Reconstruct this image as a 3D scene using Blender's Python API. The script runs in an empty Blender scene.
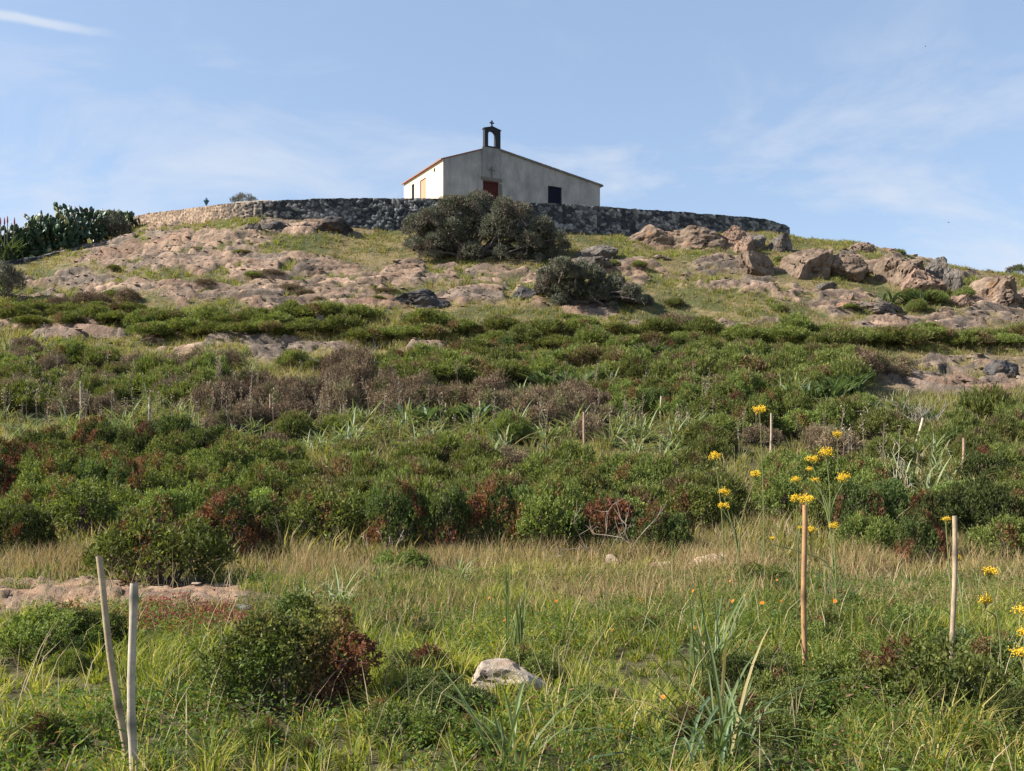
import bpy, math, random
import numpy as np
from mathutils import Vector

rng = np.random.default_rng(7)
random.seed(7)
scene = bpy.context.scene
COL = scene.collection
F = 1000.0          # focal length in pixels of the 1024 px wide frame
HR = 455.0          # image row of the horizon
CZ = 1.6            # eye height
SUN_AZ = np.array([-0.985, -0.1])
SUN_EL = 38.0

# ------------------------------------------------------------------ noise
def _h(ix, iy, iz, seed):
    with np.errstate(over='ignore'):
        a = (ix.astype(np.int64) & 0xFFFFFFFF).astype(np.uint32)
        b = (iy.astype(np.int64) & 0xFFFFFFFF).astype(np.uint32)
        c = (iz.astype(np.int64) & 0xFFFFFFFF).astype(np.uint32)
        h = a * np.uint32(374761393) + b * np.uint32(668265263) + c * np.uint32(2147483647 - 1013) + np.uint32(seed * 974711 + 17)
        h = (h ^ (h >> np.uint32(13))) * np.uint32(1274126177)
        h = (h ^ (h >> np.uint32(16))) * np.uint32(2246822519)
        h = h ^ (h >> np.uint32(15))
    return h.astype(np.float64) / 4294967295.0

def vnoise(x, y, z=None, seed=0):
    x = np.asarray(x, float); y = np.asarray(y, float)
    z = np.zeros_like(x) if z is None else np.asarray(z, float)
    ix, iy, iz = np.floor(x), np.floor(y), np.floor(z)
    fx, fy, fz = x - ix, y - iy, z - iz
    fx = fx * fx * (3 - 2 * fx); fy = fy * fy * (3 - 2 * fy); fz = fz * fz * (3 - 2 * fz)
    def g(a, b, c): return _h(ix + a, iy + b, iz + c, seed)
    c00 = g(0,0,0) * (1 - fx) + g(1,0,0) * fx
    c10 = g(0,1,0) * (1 - fx) + g(1,1,0) * fx
    c01 = g(0,0,1) * (1 - fx) + g(1,0,1) * fx
    c11 = g(0,1,1) * (1 - fx) + g(1,1,1) * fx
    return ((c00 * (1 - fy) + c10 * fy) * (1 - fz) + (c01 * (1 - fy) + c11 * fy) * fz) * 2 - 1

def fbm(x, y, z=None, octv=4, seed=0, gain=0.5):
    s, a, f = 0.0, 1.0, 1.0
    for k in range(octv):
        s = s + a * vnoise(np.asarray(x) * f, np.asarray(y) * f, None if z is None else np.asarray(z) * f, seed + k * 31)
        a *= gain; f *= 2.03
    return s

def worley(x, y, seed=0):
    ix, iy = np.floor(x), np.floor(y)
    f1 = np.full(x.shape, 9.0); f2 = np.full(x.shape, 9.0); cid = np.zeros(x.shape)
    zz = np.zeros_like(ix)
    for a in (-1, 0, 1):
        for b in (-1, 0, 1):
            cx = ix + a; cy = iy + b
            px = cx + 0.1 + 0.8 * _h(cx, cy, zz, seed); py = cy + 0.1 + 0.8 * _h(cx, cy, zz, seed + 5)
            d = np.hypot(px - x, py - y)
            near = d < f1
            f2 = np.where(near, f1, np.minimum(f2, d))
            cid = np.where(near, _h(cx, cy, zz, seed + 9), cid)
            f1 = np.where(near, d, f1)
    return f1, f2, cid

def clump(x, y, sc, seed, pull=.4):
    """gathers points towards the centres of tufts; also gives the outward bearing and the tuft's own number"""
    X, Y = x * sc, y * sc; ix, iy = np.floor(X), np.floor(Y); zz = np.zeros_like(ix)
    b = np.full(X.shape, 9.0); cx_, cy_, cid = X.copy(), Y.copy(), np.zeros(X.shape)
    for a in (-1, 0, 1):
        for c in (-1, 0, 1):
            gx, gy = ix + a, iy + c
            px, py = gx + _h(gx, gy, zz, seed), gy + _h(gx, gy, zz, seed + 5)
            d = np.hypot(px - X, py - Y); n = d < b
            b = np.where(n, d, b); cx_ = np.where(n, px, cx_); cy_ = np.where(n, py, cy_); cid = np.where(n, _h(gx, gy, zz, seed + 9), cid)
    ang = np.arctan2(Y - cy_, X - cx_)
    return x + (cx_ / sc - x) * pull, y + (cy_ / sc - y) * pull, ang, cid

def sstep(a, b, x):
    t = np.clip((x - a) / (b - a), 0, 1)
    return t * t * (3 - 2 * t)

# ------------------------------------------------------------------ terrain
# per column of the view: (distance, row at which bare ground there would be seen)
COLS = {
    -260: [(26,452),(33,412),(42,362),(50,322),(56,298),(62,282),(66,278),(70,276)],
    0:    [(26,455),(33,408),(42,355),(50,308),(56,277),(61,261),(66,254),(70,251)],
    130:  [(26,455),(33,408),(42,352),(50,298),(56,262),(62,242),(66,235),(69,231)],
    180:  [(26,455),(33,407),(42,351),(50,296),(56,257),(62,234),(66,226),(70,224)],
    240:  [(26,455),(33,406),(42,350),(50,295),(56,254),(60.5,221),(63,216.5),(70,213)],
    370:  [(26,455),(33,405),(42,350),(50,298),(56,260),(61.3,229),(66,220),(70,214)],
    512:  [(26,455),(33,405),(42,350),(50,300),(56,263),(62,234),(66,222),(70,214)],
    680:  [(26,455),(33,405),(42,352),(50,305),(56,268),(62,245),(65.3,236),(70,226)],
    790:  [(26,455),(33,406),(42,354),(50,306),(56,270),(62,249),(66,239),(69,235)],
    860:  [(26,455),(33,407),(42,356),(50,309),(56,274),(62,252),(66,246),(70,246)],
    930:  [(26,455),(33,408),(42,358),(50,313),(56,281),(60,268),(62,264),(70,268)],
    1024: [(26,458),(33,412),(42,363),(50,322),(56,291),(60,281),(62,279),(70,285)],
    1290: [(26,458),(33,416),(42,372),(50,340),(56,318),(62,306),(66,304),(70,305)],
}
NEAR = [(0.5, 0.0), (5, 0.0), (8, 0.0), (12, 0.0), (15, 0.1), (20, 0.55)]
PXG = np.arange(-260, 1291, 10.0)
YG = np.arange(0.5, 76.01, 0.5)
_keys = sorted(COLS)
_tab = []
for k in _keys:
    pts = NEAR + [(y, CZ + y * (HR - r) / F) for y, r in COLS[k]]
    ys = [p[0] for p in pts]; zs = [p[1] for p in pts]
    zl = zs[-1]
    _tab.append(np.interp(YG, ys + [76], zs + [zl]))
_tab = np.array(_tab)
ZT = np.array([[np.interp(px, _keys, _tab[:, j]) for j in range(len(YG))] for px in PXG])
for _ in range(6):
    p = np.pad(ZT, ((1, 1), (0, 0)), mode='edge'); ZT = (p[:-2] + 2 * p[1:-1] + p[2:]) / 4
for _ in range(3):
    p = np.pad(ZT, ((0, 0), (1, 1)), mode='edge'); ZT = (p[:, :-2] + 2 * p[:, 1:-1] + p[:, 2:]) / 4

def px_of(x, y): return 512 + F * x / y

def base_z(x, y):
    x = np.asarray(x, float); y = np.asarray(y, float)
    px = np.clip(px_of(x, np.maximum(y, .5)), -259.9, 1289.9)
    yy = np.clip(y, .5, 75.9)
    a = (px + 260) / 10; b = (yy - .5) / .5
    i = np.floor(a).astype(int); j = np.floor(b).astype(int)
    fa, fb = a - i, b - j
    z = (ZT[i, j] * (1 - fa) + ZT[i + 1, j] * fa) * (1 - fb) + (ZT[i, j + 1] * (1 - fa) + ZT[i + 1, j + 1] * fa) * fb
    z = np.where(y > 72, z - 0.0125 * (y - 72) ** 2, z)
    return np.maximum(z, -1.5)

# stone terrace wall line
WALL = [(116,71.5,218.5),(130,69.5,216.5),(180,65.2,209.5),(240,61.6,203),(300,61.5,199.5),(370,61.9,198),(440,62.0,199),(512,62.6,202),
        (560,63.4,204.5),(620,64.4,208),(680,65.8,212),(730,67.2,216),(765,68.6,219.5),(785,69.8,225),(789,72.5,228)]
_wx = [(p - 512) / F * d for p, d, r in WALL]; _wy = [d for p, d, r in WALL]
_wz = [CZ + d * (HR - r) / F for p, d, r in WALL]
def catmull(vals, n):
    v = np.array(vals, float); m = len(v); out = []
    t = np.linspace(0, m - 1, n)
    i = np.clip(np.floor(t).astype(int), 0, m - 2); f = t - i
    p0 = v[np.clip(i - 1, 0, m - 1)]; p1 = v[i]; p2 = v[i + 1]; p3 = v[np.clip(i + 2, 0, m - 1)]
    return 0.5 * (2 * p1 + (p2 - p0) * f + (2 * p0 - 5 * p1 + 4 * p2 - p3) * f * f + (3 * p1 - p0 - 3 * p2 + p3) * f ** 3)
WX, WY, WZ = catmull(_wx, 160), catmull(_wy, 160), catmull(_wz, 160)
PLZ = 17.3
POLY = list(zip(WX, WY + .3)) + [(20, 86), (-24, 86)]
def inside(x, y):
    r = np.zeros(np.shape(x), bool)
    n = len(POLY)
    for k in range(n):
        x1, y1 = POLY[k]; x2, y2 = POLY[(k + 1) % n]
        c = ((y1 > y) != (y2 > y))
        xi = (x2 - x1) * (y - y1) / ((y2 - y1) if abs(y2 - y1) > 1e-9 else 1e-9) + x1
        r ^= c & (x < xi)
    return r

ROCKS = [(200,237,85,8),(160,256,105,15),(260,262,105,12),(340,277,95,8),(250,292,130,12),(340,302,105,9),(90,283,62,8),(300,348,62,8),(425,351,38,4),
         (95,334,55,7),(200,346,66,6),(480,278,62,8),(420,268,40,6),(560,302,52,8),(640,272,36,12),(735,268,48,10),(775,290,60,8),
         (720,323,52,6),(830,300,55,8),(905,322,80,10),(990,318,62,12),(945,375,115,20),(870,378,50,7),(1000,306,42,9),(870,262,60,6),(640,326,30,5),
         (5,331,28,6),(930,280,36,8),(700,245,80,8),(300,228,60,6),(480,295,40,6),(700,290,30,6),(40,300,40,5),(1010,345,30,6)]
def proj_row(y, z): return HR - F * (z - CZ) / y

def rock_mask(x, y, z0):
    px = px_of(x, np.maximum(y, .5)); row = proj_row(np.maximum(y, .5), z0)
    w = 26 * fbm(x * .45, y * .3, octv=3, seed=3); w2 = 6 * fbm(x * .5, y * .35, octv=3, seed=8)
    m = np.zeros(np.shape(x))
    for cx, cy, rx, ry in ROCKS:
        d = np.sqrt(((px + w - cx) / rx) ** 2 + ((row + w2 - cy) / ry) ** 2)
        m = np.maximum(m, sstep(1.25, .75, d))
    m = m * sstep(30, 34, y)
    return m * sstep(-.75, -.35, fbm(x * .9, y * .7, octv=3, seed=44))

def sand_mask(x, y, z0):
    px = px_of(x, np.maximum(y, .5)); row = proj_row(np.maximum(y, .5), z0)
    w = 8 * fbm(x * 2, y * 2, octv=3, seed=12)
    d = np.sqrt(((px - 95) / 190) ** 2 + ((row + w * .8 - 600) / 17) ** 2)
    return sstep(1.15, .8, d) * (y < 16) * (y > 6)

def height(x, y, full=False):
    x = np.asarray(x, float); y = np.asarray(y, float)
    z0 = base_z(x, y)
    far = sstep(14, 34, y)
    z = z0 + .05 * fbm(x * .6, y * .6, octv=3, seed=1) * (1 - far) + far * .22 * fbm(x * .25, y * .25, octv=3, seed=2)
    rm = rock_mask(x, y, z0); sm = sand_mask(x, y, z0)
    wx = x + .5 * fbm(x * .8, y * .8, octv=2, seed=21); wy = y + .5 * fbm(x * .8, y * .8, octv=2, seed=22)
    a1, a2, cid = worley(wx * .2, wy * .75, 4)
    b1, b2, cid2 = worley(wx * .5 + 3, wy * 2.1, 6)
    tq = (z0 + .35 * fbm(x * .22, y * .22, octv=3, seed=25)) / .5; fq = tq - np.floor(tq)
    led = .42 * (sstep(.62, 1, fq) - fq) + (cid - .35) * .2 * sstep(0, .3, a2 - a1)
    disp = led + .07 * (cid2 - .5) * sstep(0, .2, b2 - b1) + .045 * fbm(x * 1.6, y * 2.4, octv=5, seed=30, gain=.58) - .13 * sstep(.09, 0, b2 - b1) - .15 * sstep(.06, 0, a2 - a1) + .06 * vnoise(x * 1.2, y * 5.5, seed=33) + .26
    z = z + rm * disp
    c1, c2, cid3 = worley(wx * 2.6, wy * 4.5, 16)
    z = z + sm * (.04 + .13 * (cid3 - .35) * sstep(0, .2, c2 - c1))
    ins = inside(x, y)
    z = np.where(ins, PLZ + .03 * fbm(x, y, octv=2, seed=9), z)
    if full:
        return z, rm * (~ins), sm, (cid, cid2, cid3), (a2 - a1, b2 - b1), ins
    return z

def hz(x, y): return float(height(np.array([x]), np.array([y]))[0])

def row_to_y(px, row):
    ys = np.concatenate([np.arange(2.5, 20, .05), np.arange(20, 70, .1)])
    u = (px - 512) / F
    r = proj_row(ys, base_z(u * ys, ys))
    k = np.argmax(r <= row) if (r <= row).any() else len(ys) - 1
    return float(ys[k])

def ground_at(px, row):
    y = row_to_y(px, row); x = (px - 512) / F * y
    return x, y, hz(x, y)

def at(px, row, y): return np.array([(px - 512) / F * y, y, CZ + y * (HR - row) / F])

# ------------------------------------------------------------------ mesh builder
class MB:
    def __init__(s): s.v = []; s.f = []; s.c = []; s.m = []; s.n = 0
    def add(s, verts, faces, col=(1, 1, 1), mat=0):
        verts = np.asarray(verts, np.float32).reshape(-1, 3)
        faces = np.asarray(faces, np.int64)
        col = np.asarray(col, np.float32)
        if col.ndim == 1: col = np.tile(col, (len(verts), 1))
        s.v.append(verts); s.f.append(faces + s.n); s.c.append(col); s.m.append(np.full(len(faces), mat, np.int32)); s.n += len(verts)
        return s
    def mesh(s, name, mats, smooth=False):
        me = bpy.data.meshes.new(name)
        V = np.concatenate(s.v); C = np.concatenate(s.c)
        me.vertices.add(len(V)); me.vertices.foreach_set('co', V.ravel())
        L = np.concatenate([f.ravel() for f in s.f]).astype(np.int32)
        sizes = np.concatenate([np.full(len(f), f.shape[1], np.int32) for f in s.f])
        starts = np.concatenate([[0], np.cumsum(sizes)[:-1]]).astype(np.int32)
        me.loops.add(len(L)); me.loops.foreach_set('vertex_index', L)
        me.polygons.add(len(sizes)); me.polygons.foreach_set('loop_start', starts)
        try: me.polygons.foreach_set('loop_total', sizes)
        except Exception: pass
        me.polygons.foreach_set('material_index', np.concatenate(s.m))
        me.polygons.foreach_set('use_smooth', np.full(len(sizes), smooth))
        for m in (mats if isinstance(mats, (list, tuple)) else [mats]): me.materials.append(m)
        at_ = me.attributes.new('tint', 'FLOAT_COLOR', 'POINT')
        at_.data.foreach_set('color', np.concatenate([C, np.ones((len(C), 1), np.float32)], 1).ravel())
        me.update(calc_edges=True); me.validate()
        return me

def link(name, me, parent=None, loc=None):
    o = bpy.data.objects.new(name, me); COL.objects.link(o)
    if parent is not None: o.parent = parent
    if loc is not None: o.location = [float(a) for a in loc]
    return o

def tag(o, label=None, cat=None, group=None, kind=None):
    if label: o['label'] = label
    if cat: o['category'] = cat
    if group: o['group'] = group
    if kind: o['kind'] = kind
    return o

def empty(name, loc, label, cat, group=None, rz=0.0, sc=None):
    o = bpy.data.objects.new(name, None); COL.objects.link(o)
    o.location = [float(a) for a in loc]; o.rotation_euler = (0, 0, rz)
    o.empty_display_size = .1
    if sc is not None: o.scale = sc if hasattr(sc, '__len__') else (sc, sc, sc)
    return tag(o, label, cat, group)

def unit(v): return v / np.maximum(np.linalg.norm(v, axis=-1, keepdims=True), 1e-9)

def tube(mb, pts, rad, n=6, col=(1, 1, 1), mat=0, cap=True):
    pts = np.asarray(pts, float); m = len(pts); rad = np.broadcast_to(rad, (m,))
    d = unit(np.gradient(pts, axis=0)); ref = np.array([0.31, 0.17, 0.93]) if abs(d[0][2]) < .9 else np.array([1., .1, 0])
    a = unit(np.cross(d, ref)); b = np.cross(d, a)
    th = np.arange(n) * 2 * np.pi / n
    V = pts[:, None] + rad[:, None, None] * (np.cos(th)[None, :, None] * a[:, None] + np.sin(th)[None, :, None] * b[:, None])
    idx = np.arange(m * n).reshape(m, n)
    Fq = np.stack([idx[:-1], np.roll(idx[:-1], -1, 1), np.roll(idx[1:], -1, 1), idx[1:]], -1).reshape(-1, 4)
    c = np.asarray(col, np.float32)
    if c.ndim == 2: c = np.repeat(c, n, 0)
    mb.add(V.reshape(-1, 3), Fq, c, mat)
    if cap:
        base = mb.n
        tri = np.stack([np.zeros(n - 2, int), np.arange(1, n - 1), np.arange(2, n)], -1)
        cc = c if c.ndim == 1 else c[-1]
        mb.add(V[-1], tri, cc, mat)

def box(mb, lo, hi, col=(1, 1, 1), mat=0, M=None):
    lo = np.array(lo, float); hi = np.array(hi, float)
    V = np.array([[(lo, hi)[i][0], (lo, hi)[j][1], (lo, hi)[k][2]] for k in (0, 1) for j in (0, 1) for i in (0, 1)])
    if M is not None: V = np.array([M(p) for p in V])
    mb.add(V, [[0, 2, 3, 1], [4, 5, 7, 6], [0, 1, 5, 4], [2, 6, 7, 3], [0, 4, 6, 2], [1, 3, 7, 5]], col, mat)

def leaves(mb, P, D, L, W, col, mat=0, fold=0.0, N=None):
    """one four-cornered leaf for each point"""
    n = len(P); L = np.broadcast_to(L, (n,))[:, None]; W = np.broadcast_to(W, (n,))[:, None]
    r = N if N is not None else unit(rng.normal(size=(n, 3)))
    S = unit(np.cross(D, r))
    V = np.stack([P, P + D * L * .45 + S * W * .5, P + D * L, P + D * L * .45 - S * W * .5], 1)
    mb.add(V.reshape(-1, 3), np.arange(4 * n).reshape(n, 4), np.repeat(np.asarray(col, np.float32), 4, 0), mat)

def blades(mb, P, D, B, L, W, col, col_tip=None, mat=0):
    """grass blades: base, bent middle, tip; D start direction, B bend vector"""
    n = len(P); L = np.broadcast_to(L, (n,))[:, None]; W = np.broadcast_to(W, (n,))[:, None]
    th = rng.uniform(0, 2 * np.pi, n)
    S = np.stack([np.cos(th), np.sin(th), np.zeros(n)], 1)
    m = P + D * L * .55; D2 = unit(D + B); t = m + D2 * L * .45
    V = np.stack([P - S * W * .5, P + S * W * .5, m - S * W * .42, m + S * W * .42, t], 1)
    k = np.arange(n)[:, None] * 5
    T = np.concatenate([k + [0, 1, 3], k + [0, 3, 2], k + [2, 3, 4]], 1).reshape(-1, 3)
    c = np.repeat(np.asarray(col, np.float32)[:, None], 5, 1).copy()
    if col_tip is not None: c[:, 4] = col_tip; c[:, 2:4] = .5 * (c[:, 2:4] + np.asarray(col_tip)[:, None])
    mb.add(V.reshape(-1, 3), T, c.reshape(-1, 3), mat)

def strap(mb, p, d, bend, L, W, col, seg=7, mat=0):
    """one long folded strap leaf arching over"""
    t = np.linspace(0, 1, seg)
    d = unit(np.asarray(d, float)); bend = np.asarray(bend, float)
    pts = np.asarray(p) + d * (t * L)[:, None] + bend * (t ** 2.2 * L)[:, None]
    dirs = unit(np.gradient(pts, axis=0))
    s = unit(np.cross(dirs, np.array([0, 0, 1.]) + .01)); nrm = unit(np.cross(s, dirs))
    w = W * np.where(t < .3, .75 + .25 * t / .3, (1 - ((t - .3) / .7) ** 2.5) * .97 + .03) * .5
    V = np.stack([pts - s * w[:, None] + nrm * w[:, None] * .45, pts, pts + s * w[:, None] + nrm * w[:, None] * .45], 1)
    i = np.arange(seg - 1)[:, None] * 3
    Fq = np.concatenate([i + [0, 1, 4, 3], i + [1, 2, 5, 4]], 0)
    c = np.repeat(np.asarray(col, np.float32)[None], seg * 3, 0) * rng.uniform(.85, 1.15)
    mb.add(V.reshape(-1, 3), Fq, c, mat)

# ------------------------------------------------------------------ materials
def nodes(name):
    m = bpy.data.materials.new(name); m.use_nodes = True
    nt = m.node_tree; nt.nodes.clear()
    out = nt.nodes.new('ShaderNodeOutputMaterial')
    return m, nt, out
def N(nt, t, **kw):
    n = nt.nodes.new(t)
    for k, v in kw.items():
        if k in n.inputs: n.inputs[k].default_value = v
        else: setattr(n, k, v)
    return n

def mat_leaf(name, trans=.35, rough=.55, var=.35, spec=.3, tcol=(1.25, 1.3, .55, 1)):
    m, nt, out = nodes(name); L = nt.links.new
    a = N(nt, 'ShaderNodeAttribute', attribute_name='tint')
    oi = N(nt, 'ShaderNodeObjectInfo')
    mr = N(nt, 'ShaderNodeMapRange'); mr.inputs[3].default_value = 1 - var * .6; mr.inputs[4].default_value = 1 + var * .6
    L(oi.outputs['Random'], mr.inputs[0])
    hs = N(nt, 'ShaderNodeHueSaturation')
    mr2 = N(nt, 'ShaderNodeMapRange'); mr2.inputs[3].default_value = .5 - .03 * var; mr2.inputs[4].default_value = .5 + .03 * var
    L(oi.outputs['Random'], mr2.inputs[0]); L(mr2.outputs[0], hs.inputs['Hue'])
    L(a.outputs['Color'], hs.inputs['Color']); L(mr.outputs[0], hs.inputs['Value'])
    p = N(nt, 'ShaderNodeBsdfPrincipled'); p.inputs['Roughness'].default_value = rough
    p.inputs['Specular IOR Level'].default_value = spec
    L(hs.outputs[0], p.inputs['Base Color'])
    t = N(nt, 'ShaderNodeBsdfTranslucent')
    mu = N(nt, 'ShaderNodeMix', data_type='RGBA', blend_type='MULTIPLY'); mu.inputs[0].default_value = 1; mu.inputs[7].default_value = tcol
    L(hs.outputs[0], mu.inputs[6]); L(mu.outputs[2], t.inputs['Color'])
    mx = N(nt, 'ShaderNodeMixShader'); mx.inputs[0].default_value = trans
    L(p.outputs[0], mx.inputs[1]); L(t.outputs[0], mx.inputs[2]); L(mx.outputs[0], out.inputs[0])
    return m

def mat_tint(name, rough=.85, nscale=20, namt=.35, bump=.3, bscale=30, spec=.2, bdist=.02):
    """colour comes from the mesh's own tint, broken up by noise, with a bump"""
    m, nt, out = nodes(name); L = nt.links.new
    a = N(nt, 'ShaderNodeAttribute', attribute_name='tint')
    tc = N(nt, 'ShaderNodeTexCoord')
    n1 = N(nt, 'ShaderNodeTexNoise'); n1.inputs['Scale'].default_value = nscale; n1.inputs['Detail'].default_value = 6; n1.inputs['Roughness'].default_value = .65
    L(tc.outputs['Object'], n1.inputs['Vector'])
    mr = N(nt, 'ShaderNodeMapRange'); mr.inputs[1].default_value = .25; mr.inputs[2].default_value = .75
    mr.inputs[3].default_value = 1 - namt; mr.inputs[4].default_value = 1 + namt
    L(n1.outputs[0], mr.inputs[0])
    mu = N(nt, 'ShaderNodeMix', data_type='RGBA', blend_type='MULTIPLY'); mu.inputs[0].default_value = 1
    L(a.outputs['Color'], mu.inputs[6]); L(mr.outputs[0], mu.inputs[7])
    p = N(nt, 'ShaderNodeBsdfPrincipled'); p.inputs['Roughness'].default_value = rough; p.inputs['Specular IOR Level'].default_value = spec
    L(mu.outputs[2], p.inputs['Base Color'])
    n2 = N(nt, 'ShaderNodeTexNoise'); n2.inputs['Scale'].default_value = bscale; n2.inputs['Detail'].default_value = 8; n2.inputs['Roughness'].default_value = .7
    L(tc.outputs['Object'], n2.inputs['Vector'])
    b = N(nt, 'ShaderNodeBump'); b.inputs['Strength'].default_value = bump; b.inputs['Distance'].default_value = bdist
    L(n2.outputs[0], b.inputs['Height']); L(b.outputs[0], p.inputs['Normal'])
    L(p.outputs[0], out.inputs[0])
    return m

M_TERRAIN = mat_tint('hillside_ground', nscale=5, namt=.4, bump=.9, bscale=7, bdist=.12)
M_STONE = mat_tint('wall_stone', nscale=9, namt=.35, bump=.6, bscale=14, bdist=.04)
M_GRASS = mat_leaf('grass_blade', .45, .6, 0, .25)
M_DRY = mat_leaf('dry_blade', .35, .7, 0, .15, (1.1, 1.05, .85, 1))
M_LEAF = mat_leaf('shrub_leaf', .3, .62, .5, .12)
M_HEATH = mat_leaf('heath_leaf', .32, .6, .45, .2)
M_OLIVE = mat_leaf('olive_leaf', .2, .6, 0, .25, (1.1, 1.1, .8, 1))
M_DULL = mat_leaf('thorn_leaf', .15, .8, .4, .1, (1.05, 1, .9, 1))
M_STRAP = mat_leaf('strap_leaf', .3, .5, .2, .25)
M_CACTUS = mat_leaf('cactus_pad', .05, .45, .2, .4)
M_PETAL = mat_leaf('petal', .3, .6, 0, .2, (1.1, 1.05, .9, 1))
M_BARK = mat_tint('bark', nscale=30, namt=.4, bump=.5, bscale=60, bdist=.01)
M_CANE = mat_tint('cane', rough=.6, nscale=22, namt=.3, bump=.35, bscale=50, spec=.3, bdist=.004)

def mat_boulder():
    m, nt, out = nodes('boulder_rock'); L = nt.links.new
    tc = N(nt, 'ShaderNodeTexCoord')
    geo = N(nt, 'ShaderNodeNewGeometry')
    a = N(nt, 'ShaderNodeAttribute', attribute_name='tint')
    n1 = N(nt, 'ShaderNodeTexNoise'); n1.inputs['Scale'].default_value = 2.2; n1.inputs['Detail'].default_value = 9; n1.inputs['Roughness'].default_value = .72
    L(geo.outputs['Position'], n1.inputs['Vector'])
    r1 = N(nt, 'ShaderNodeValToRGB'); e = r1.color_ramp.elements
    e[0].position = .3; e[0].color = (.35, .33, .34, 1); e[1].position = .68; e[1].color = (1.3, 1.25, 1.2, 1)
    L(n1.outputs[0], r1.inputs[0])
    mu = N(nt, 'ShaderNodeMix', data_type='RGBA', blend_type='MULTIPLY'); mu.inputs[0].default_value = 1
    L(a.outputs['Color'], mu.inputs[6]); L(r1.outputs[0], mu.inputs[7])
    n2 = N(nt, 'ShaderNodeTexNoise'); n2.inputs['Scale'].default_value = .9; n2.inputs['Detail'].default_value = 7; n2.inputs['Roughness'].default_value = .7
    L(geo.outputs['Position'], n2.inputs['Vector'])
    r2 = N(nt, 'ShaderNodeMapRange'); r2.inputs[1].default_value = .57; r2.inputs[2].default_value = .66; r2.inputs[4].default_value = .55
    L(n2.outputs[0], r2.inputs[0])
    mx = N(nt, 'ShaderNodeMix', data_type='RGBA'); mx.inputs[7].default_value = (.27, .13, .05, 1)
    L(r2.outputs[0], mx.inputs[0]); L(mu.outputs[2], mx.inputs[6])
    p = N(nt, 'ShaderNodeBsdfPrincipled'); p.inputs['Roughness'].default_value = .9; p.inputs['Specular IOR Level'].default_value = .15
    L(mx.outputs[2], p.inputs['Base Color'])
    n3 = N(nt, 'ShaderNodeTexNoise'); n3.inputs['Scale'].default_value = 6; n3.inputs['Detail'].default_value = 9; n3.inputs['Roughness'].default_value = .75
    L(geo.outputs['Position'], n3.inputs['Vector'])
    b = N(nt, 'ShaderNodeBump'); b.inputs['Strength'].default_value = .9; b.inputs['Distance'].default_value = .1
    L(n3.outputs[0], b.inputs['Height']); L(b.outputs[0], p.inputs['Normal'])
    L(p.outputs[0], out.inputs[0])
    return m
M_BOULDER = mat_boulder()

def mat_plaster(name, col, stain=(.5, .5, .5), amt=.6):
    m, nt, out = nodes(name); L = nt.links.new
    tc = N(nt, 'ShaderNodeTexCoord')
    mp = N(nt, 'ShaderNodeMapping'); mp.inputs['Scale'].default_value = (1, 1, .45)
    L(tc.outputs['Object'], mp.inputs[0])
    n1 = N(nt, 'ShaderNodeTexNoise'); n1.inputs['Scale'].default_value = 1.3; n1.inputs['Detail'].default_value = 9; n1.inputs['Roughness'].default_value = .7
    L(mp.outputs[0], n1.inputs['Vector'])
    r = N(nt, 'ShaderNodeMapRange'); r.inputs[1].default_value = .38; r.inputs[2].default_value = .7; r.inputs[4].default_value = amt
    L(n1.outputs[0], r.inputs[0])
    mx = N(nt, 'ShaderNodeMix', data_type='RGBA'); mx.inputs[6].default_value = (*col, 1); mx.inputs[7].default_value = (*stain, 1)
    L(r.outputs[0], mx.inputs[0])
    p = N(nt, 'ShaderNodeBsdfPrincipled'); p.inputs['Roughness'].default_value = .9; p.inputs['Specular IOR Level'].default_value = .15
    L(mx.outputs[2], p.inputs['Base Color'])
    n3 = N(nt, 'ShaderNodeTexNoise'); n3.inputs['Scale'].default_value = 14; n3.inputs['Detail'].default_value = 8
    L(tc.outputs['Object'], n3.inputs['Vector'])
    b = N(nt, 'ShaderNodeBump'); b.inputs['Strength'].default_value = .4; b.inputs['Distance'].default_value = .03
    L(n3.outputs[0], b.inputs['Height']); L(b.outputs[0], p.inputs['Normal'])
    L(p.outputs[0], out.inputs[0])
    return m
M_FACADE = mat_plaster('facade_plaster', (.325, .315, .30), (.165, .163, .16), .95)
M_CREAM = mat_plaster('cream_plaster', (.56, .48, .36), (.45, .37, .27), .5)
M_STRIP = mat_plaster('strip_plaster', (.25, .243, .235), (.13, .13, .13), .9)
M_BELFRY = mat_plaster('dark_belfry_stone', (.034, .038, .046), (.02, .022, .028), .8)
M_LINTEL = mat_plaster('lintel_stone', (.15, .135, .12), (.085, .08, .075), .8)
M_TILE = mat_plaster('roof_tile', (.30, .12, .07), (.2, .09, .06), .8)
M_DOOR = mat_plaster('red_brown_door_paint', (.075, .022, .02), (.045, .014, .014), .7)
M_BLUE = mat_plaster('dark_blue_door_paint', (.010, .012, .026), (.006, .007, .013), .6)
M_SIDED = mat_plaster('salmon_door_paint', (.46, .25, .16), (.36, .19, .12), .6)
M_IRON = mat_plaster('dark_iron', (.03, .035, .04), (.02, .022, .025), .6)
M_LAMP = mat_plaster('blue_green_metal', (.05, .13, .16), (.04, .08, .1), .6)
M_BIRD = mat_plaster('dark_feathers', (.05, .05, .06), (.03, .03, .03), .5)

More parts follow.
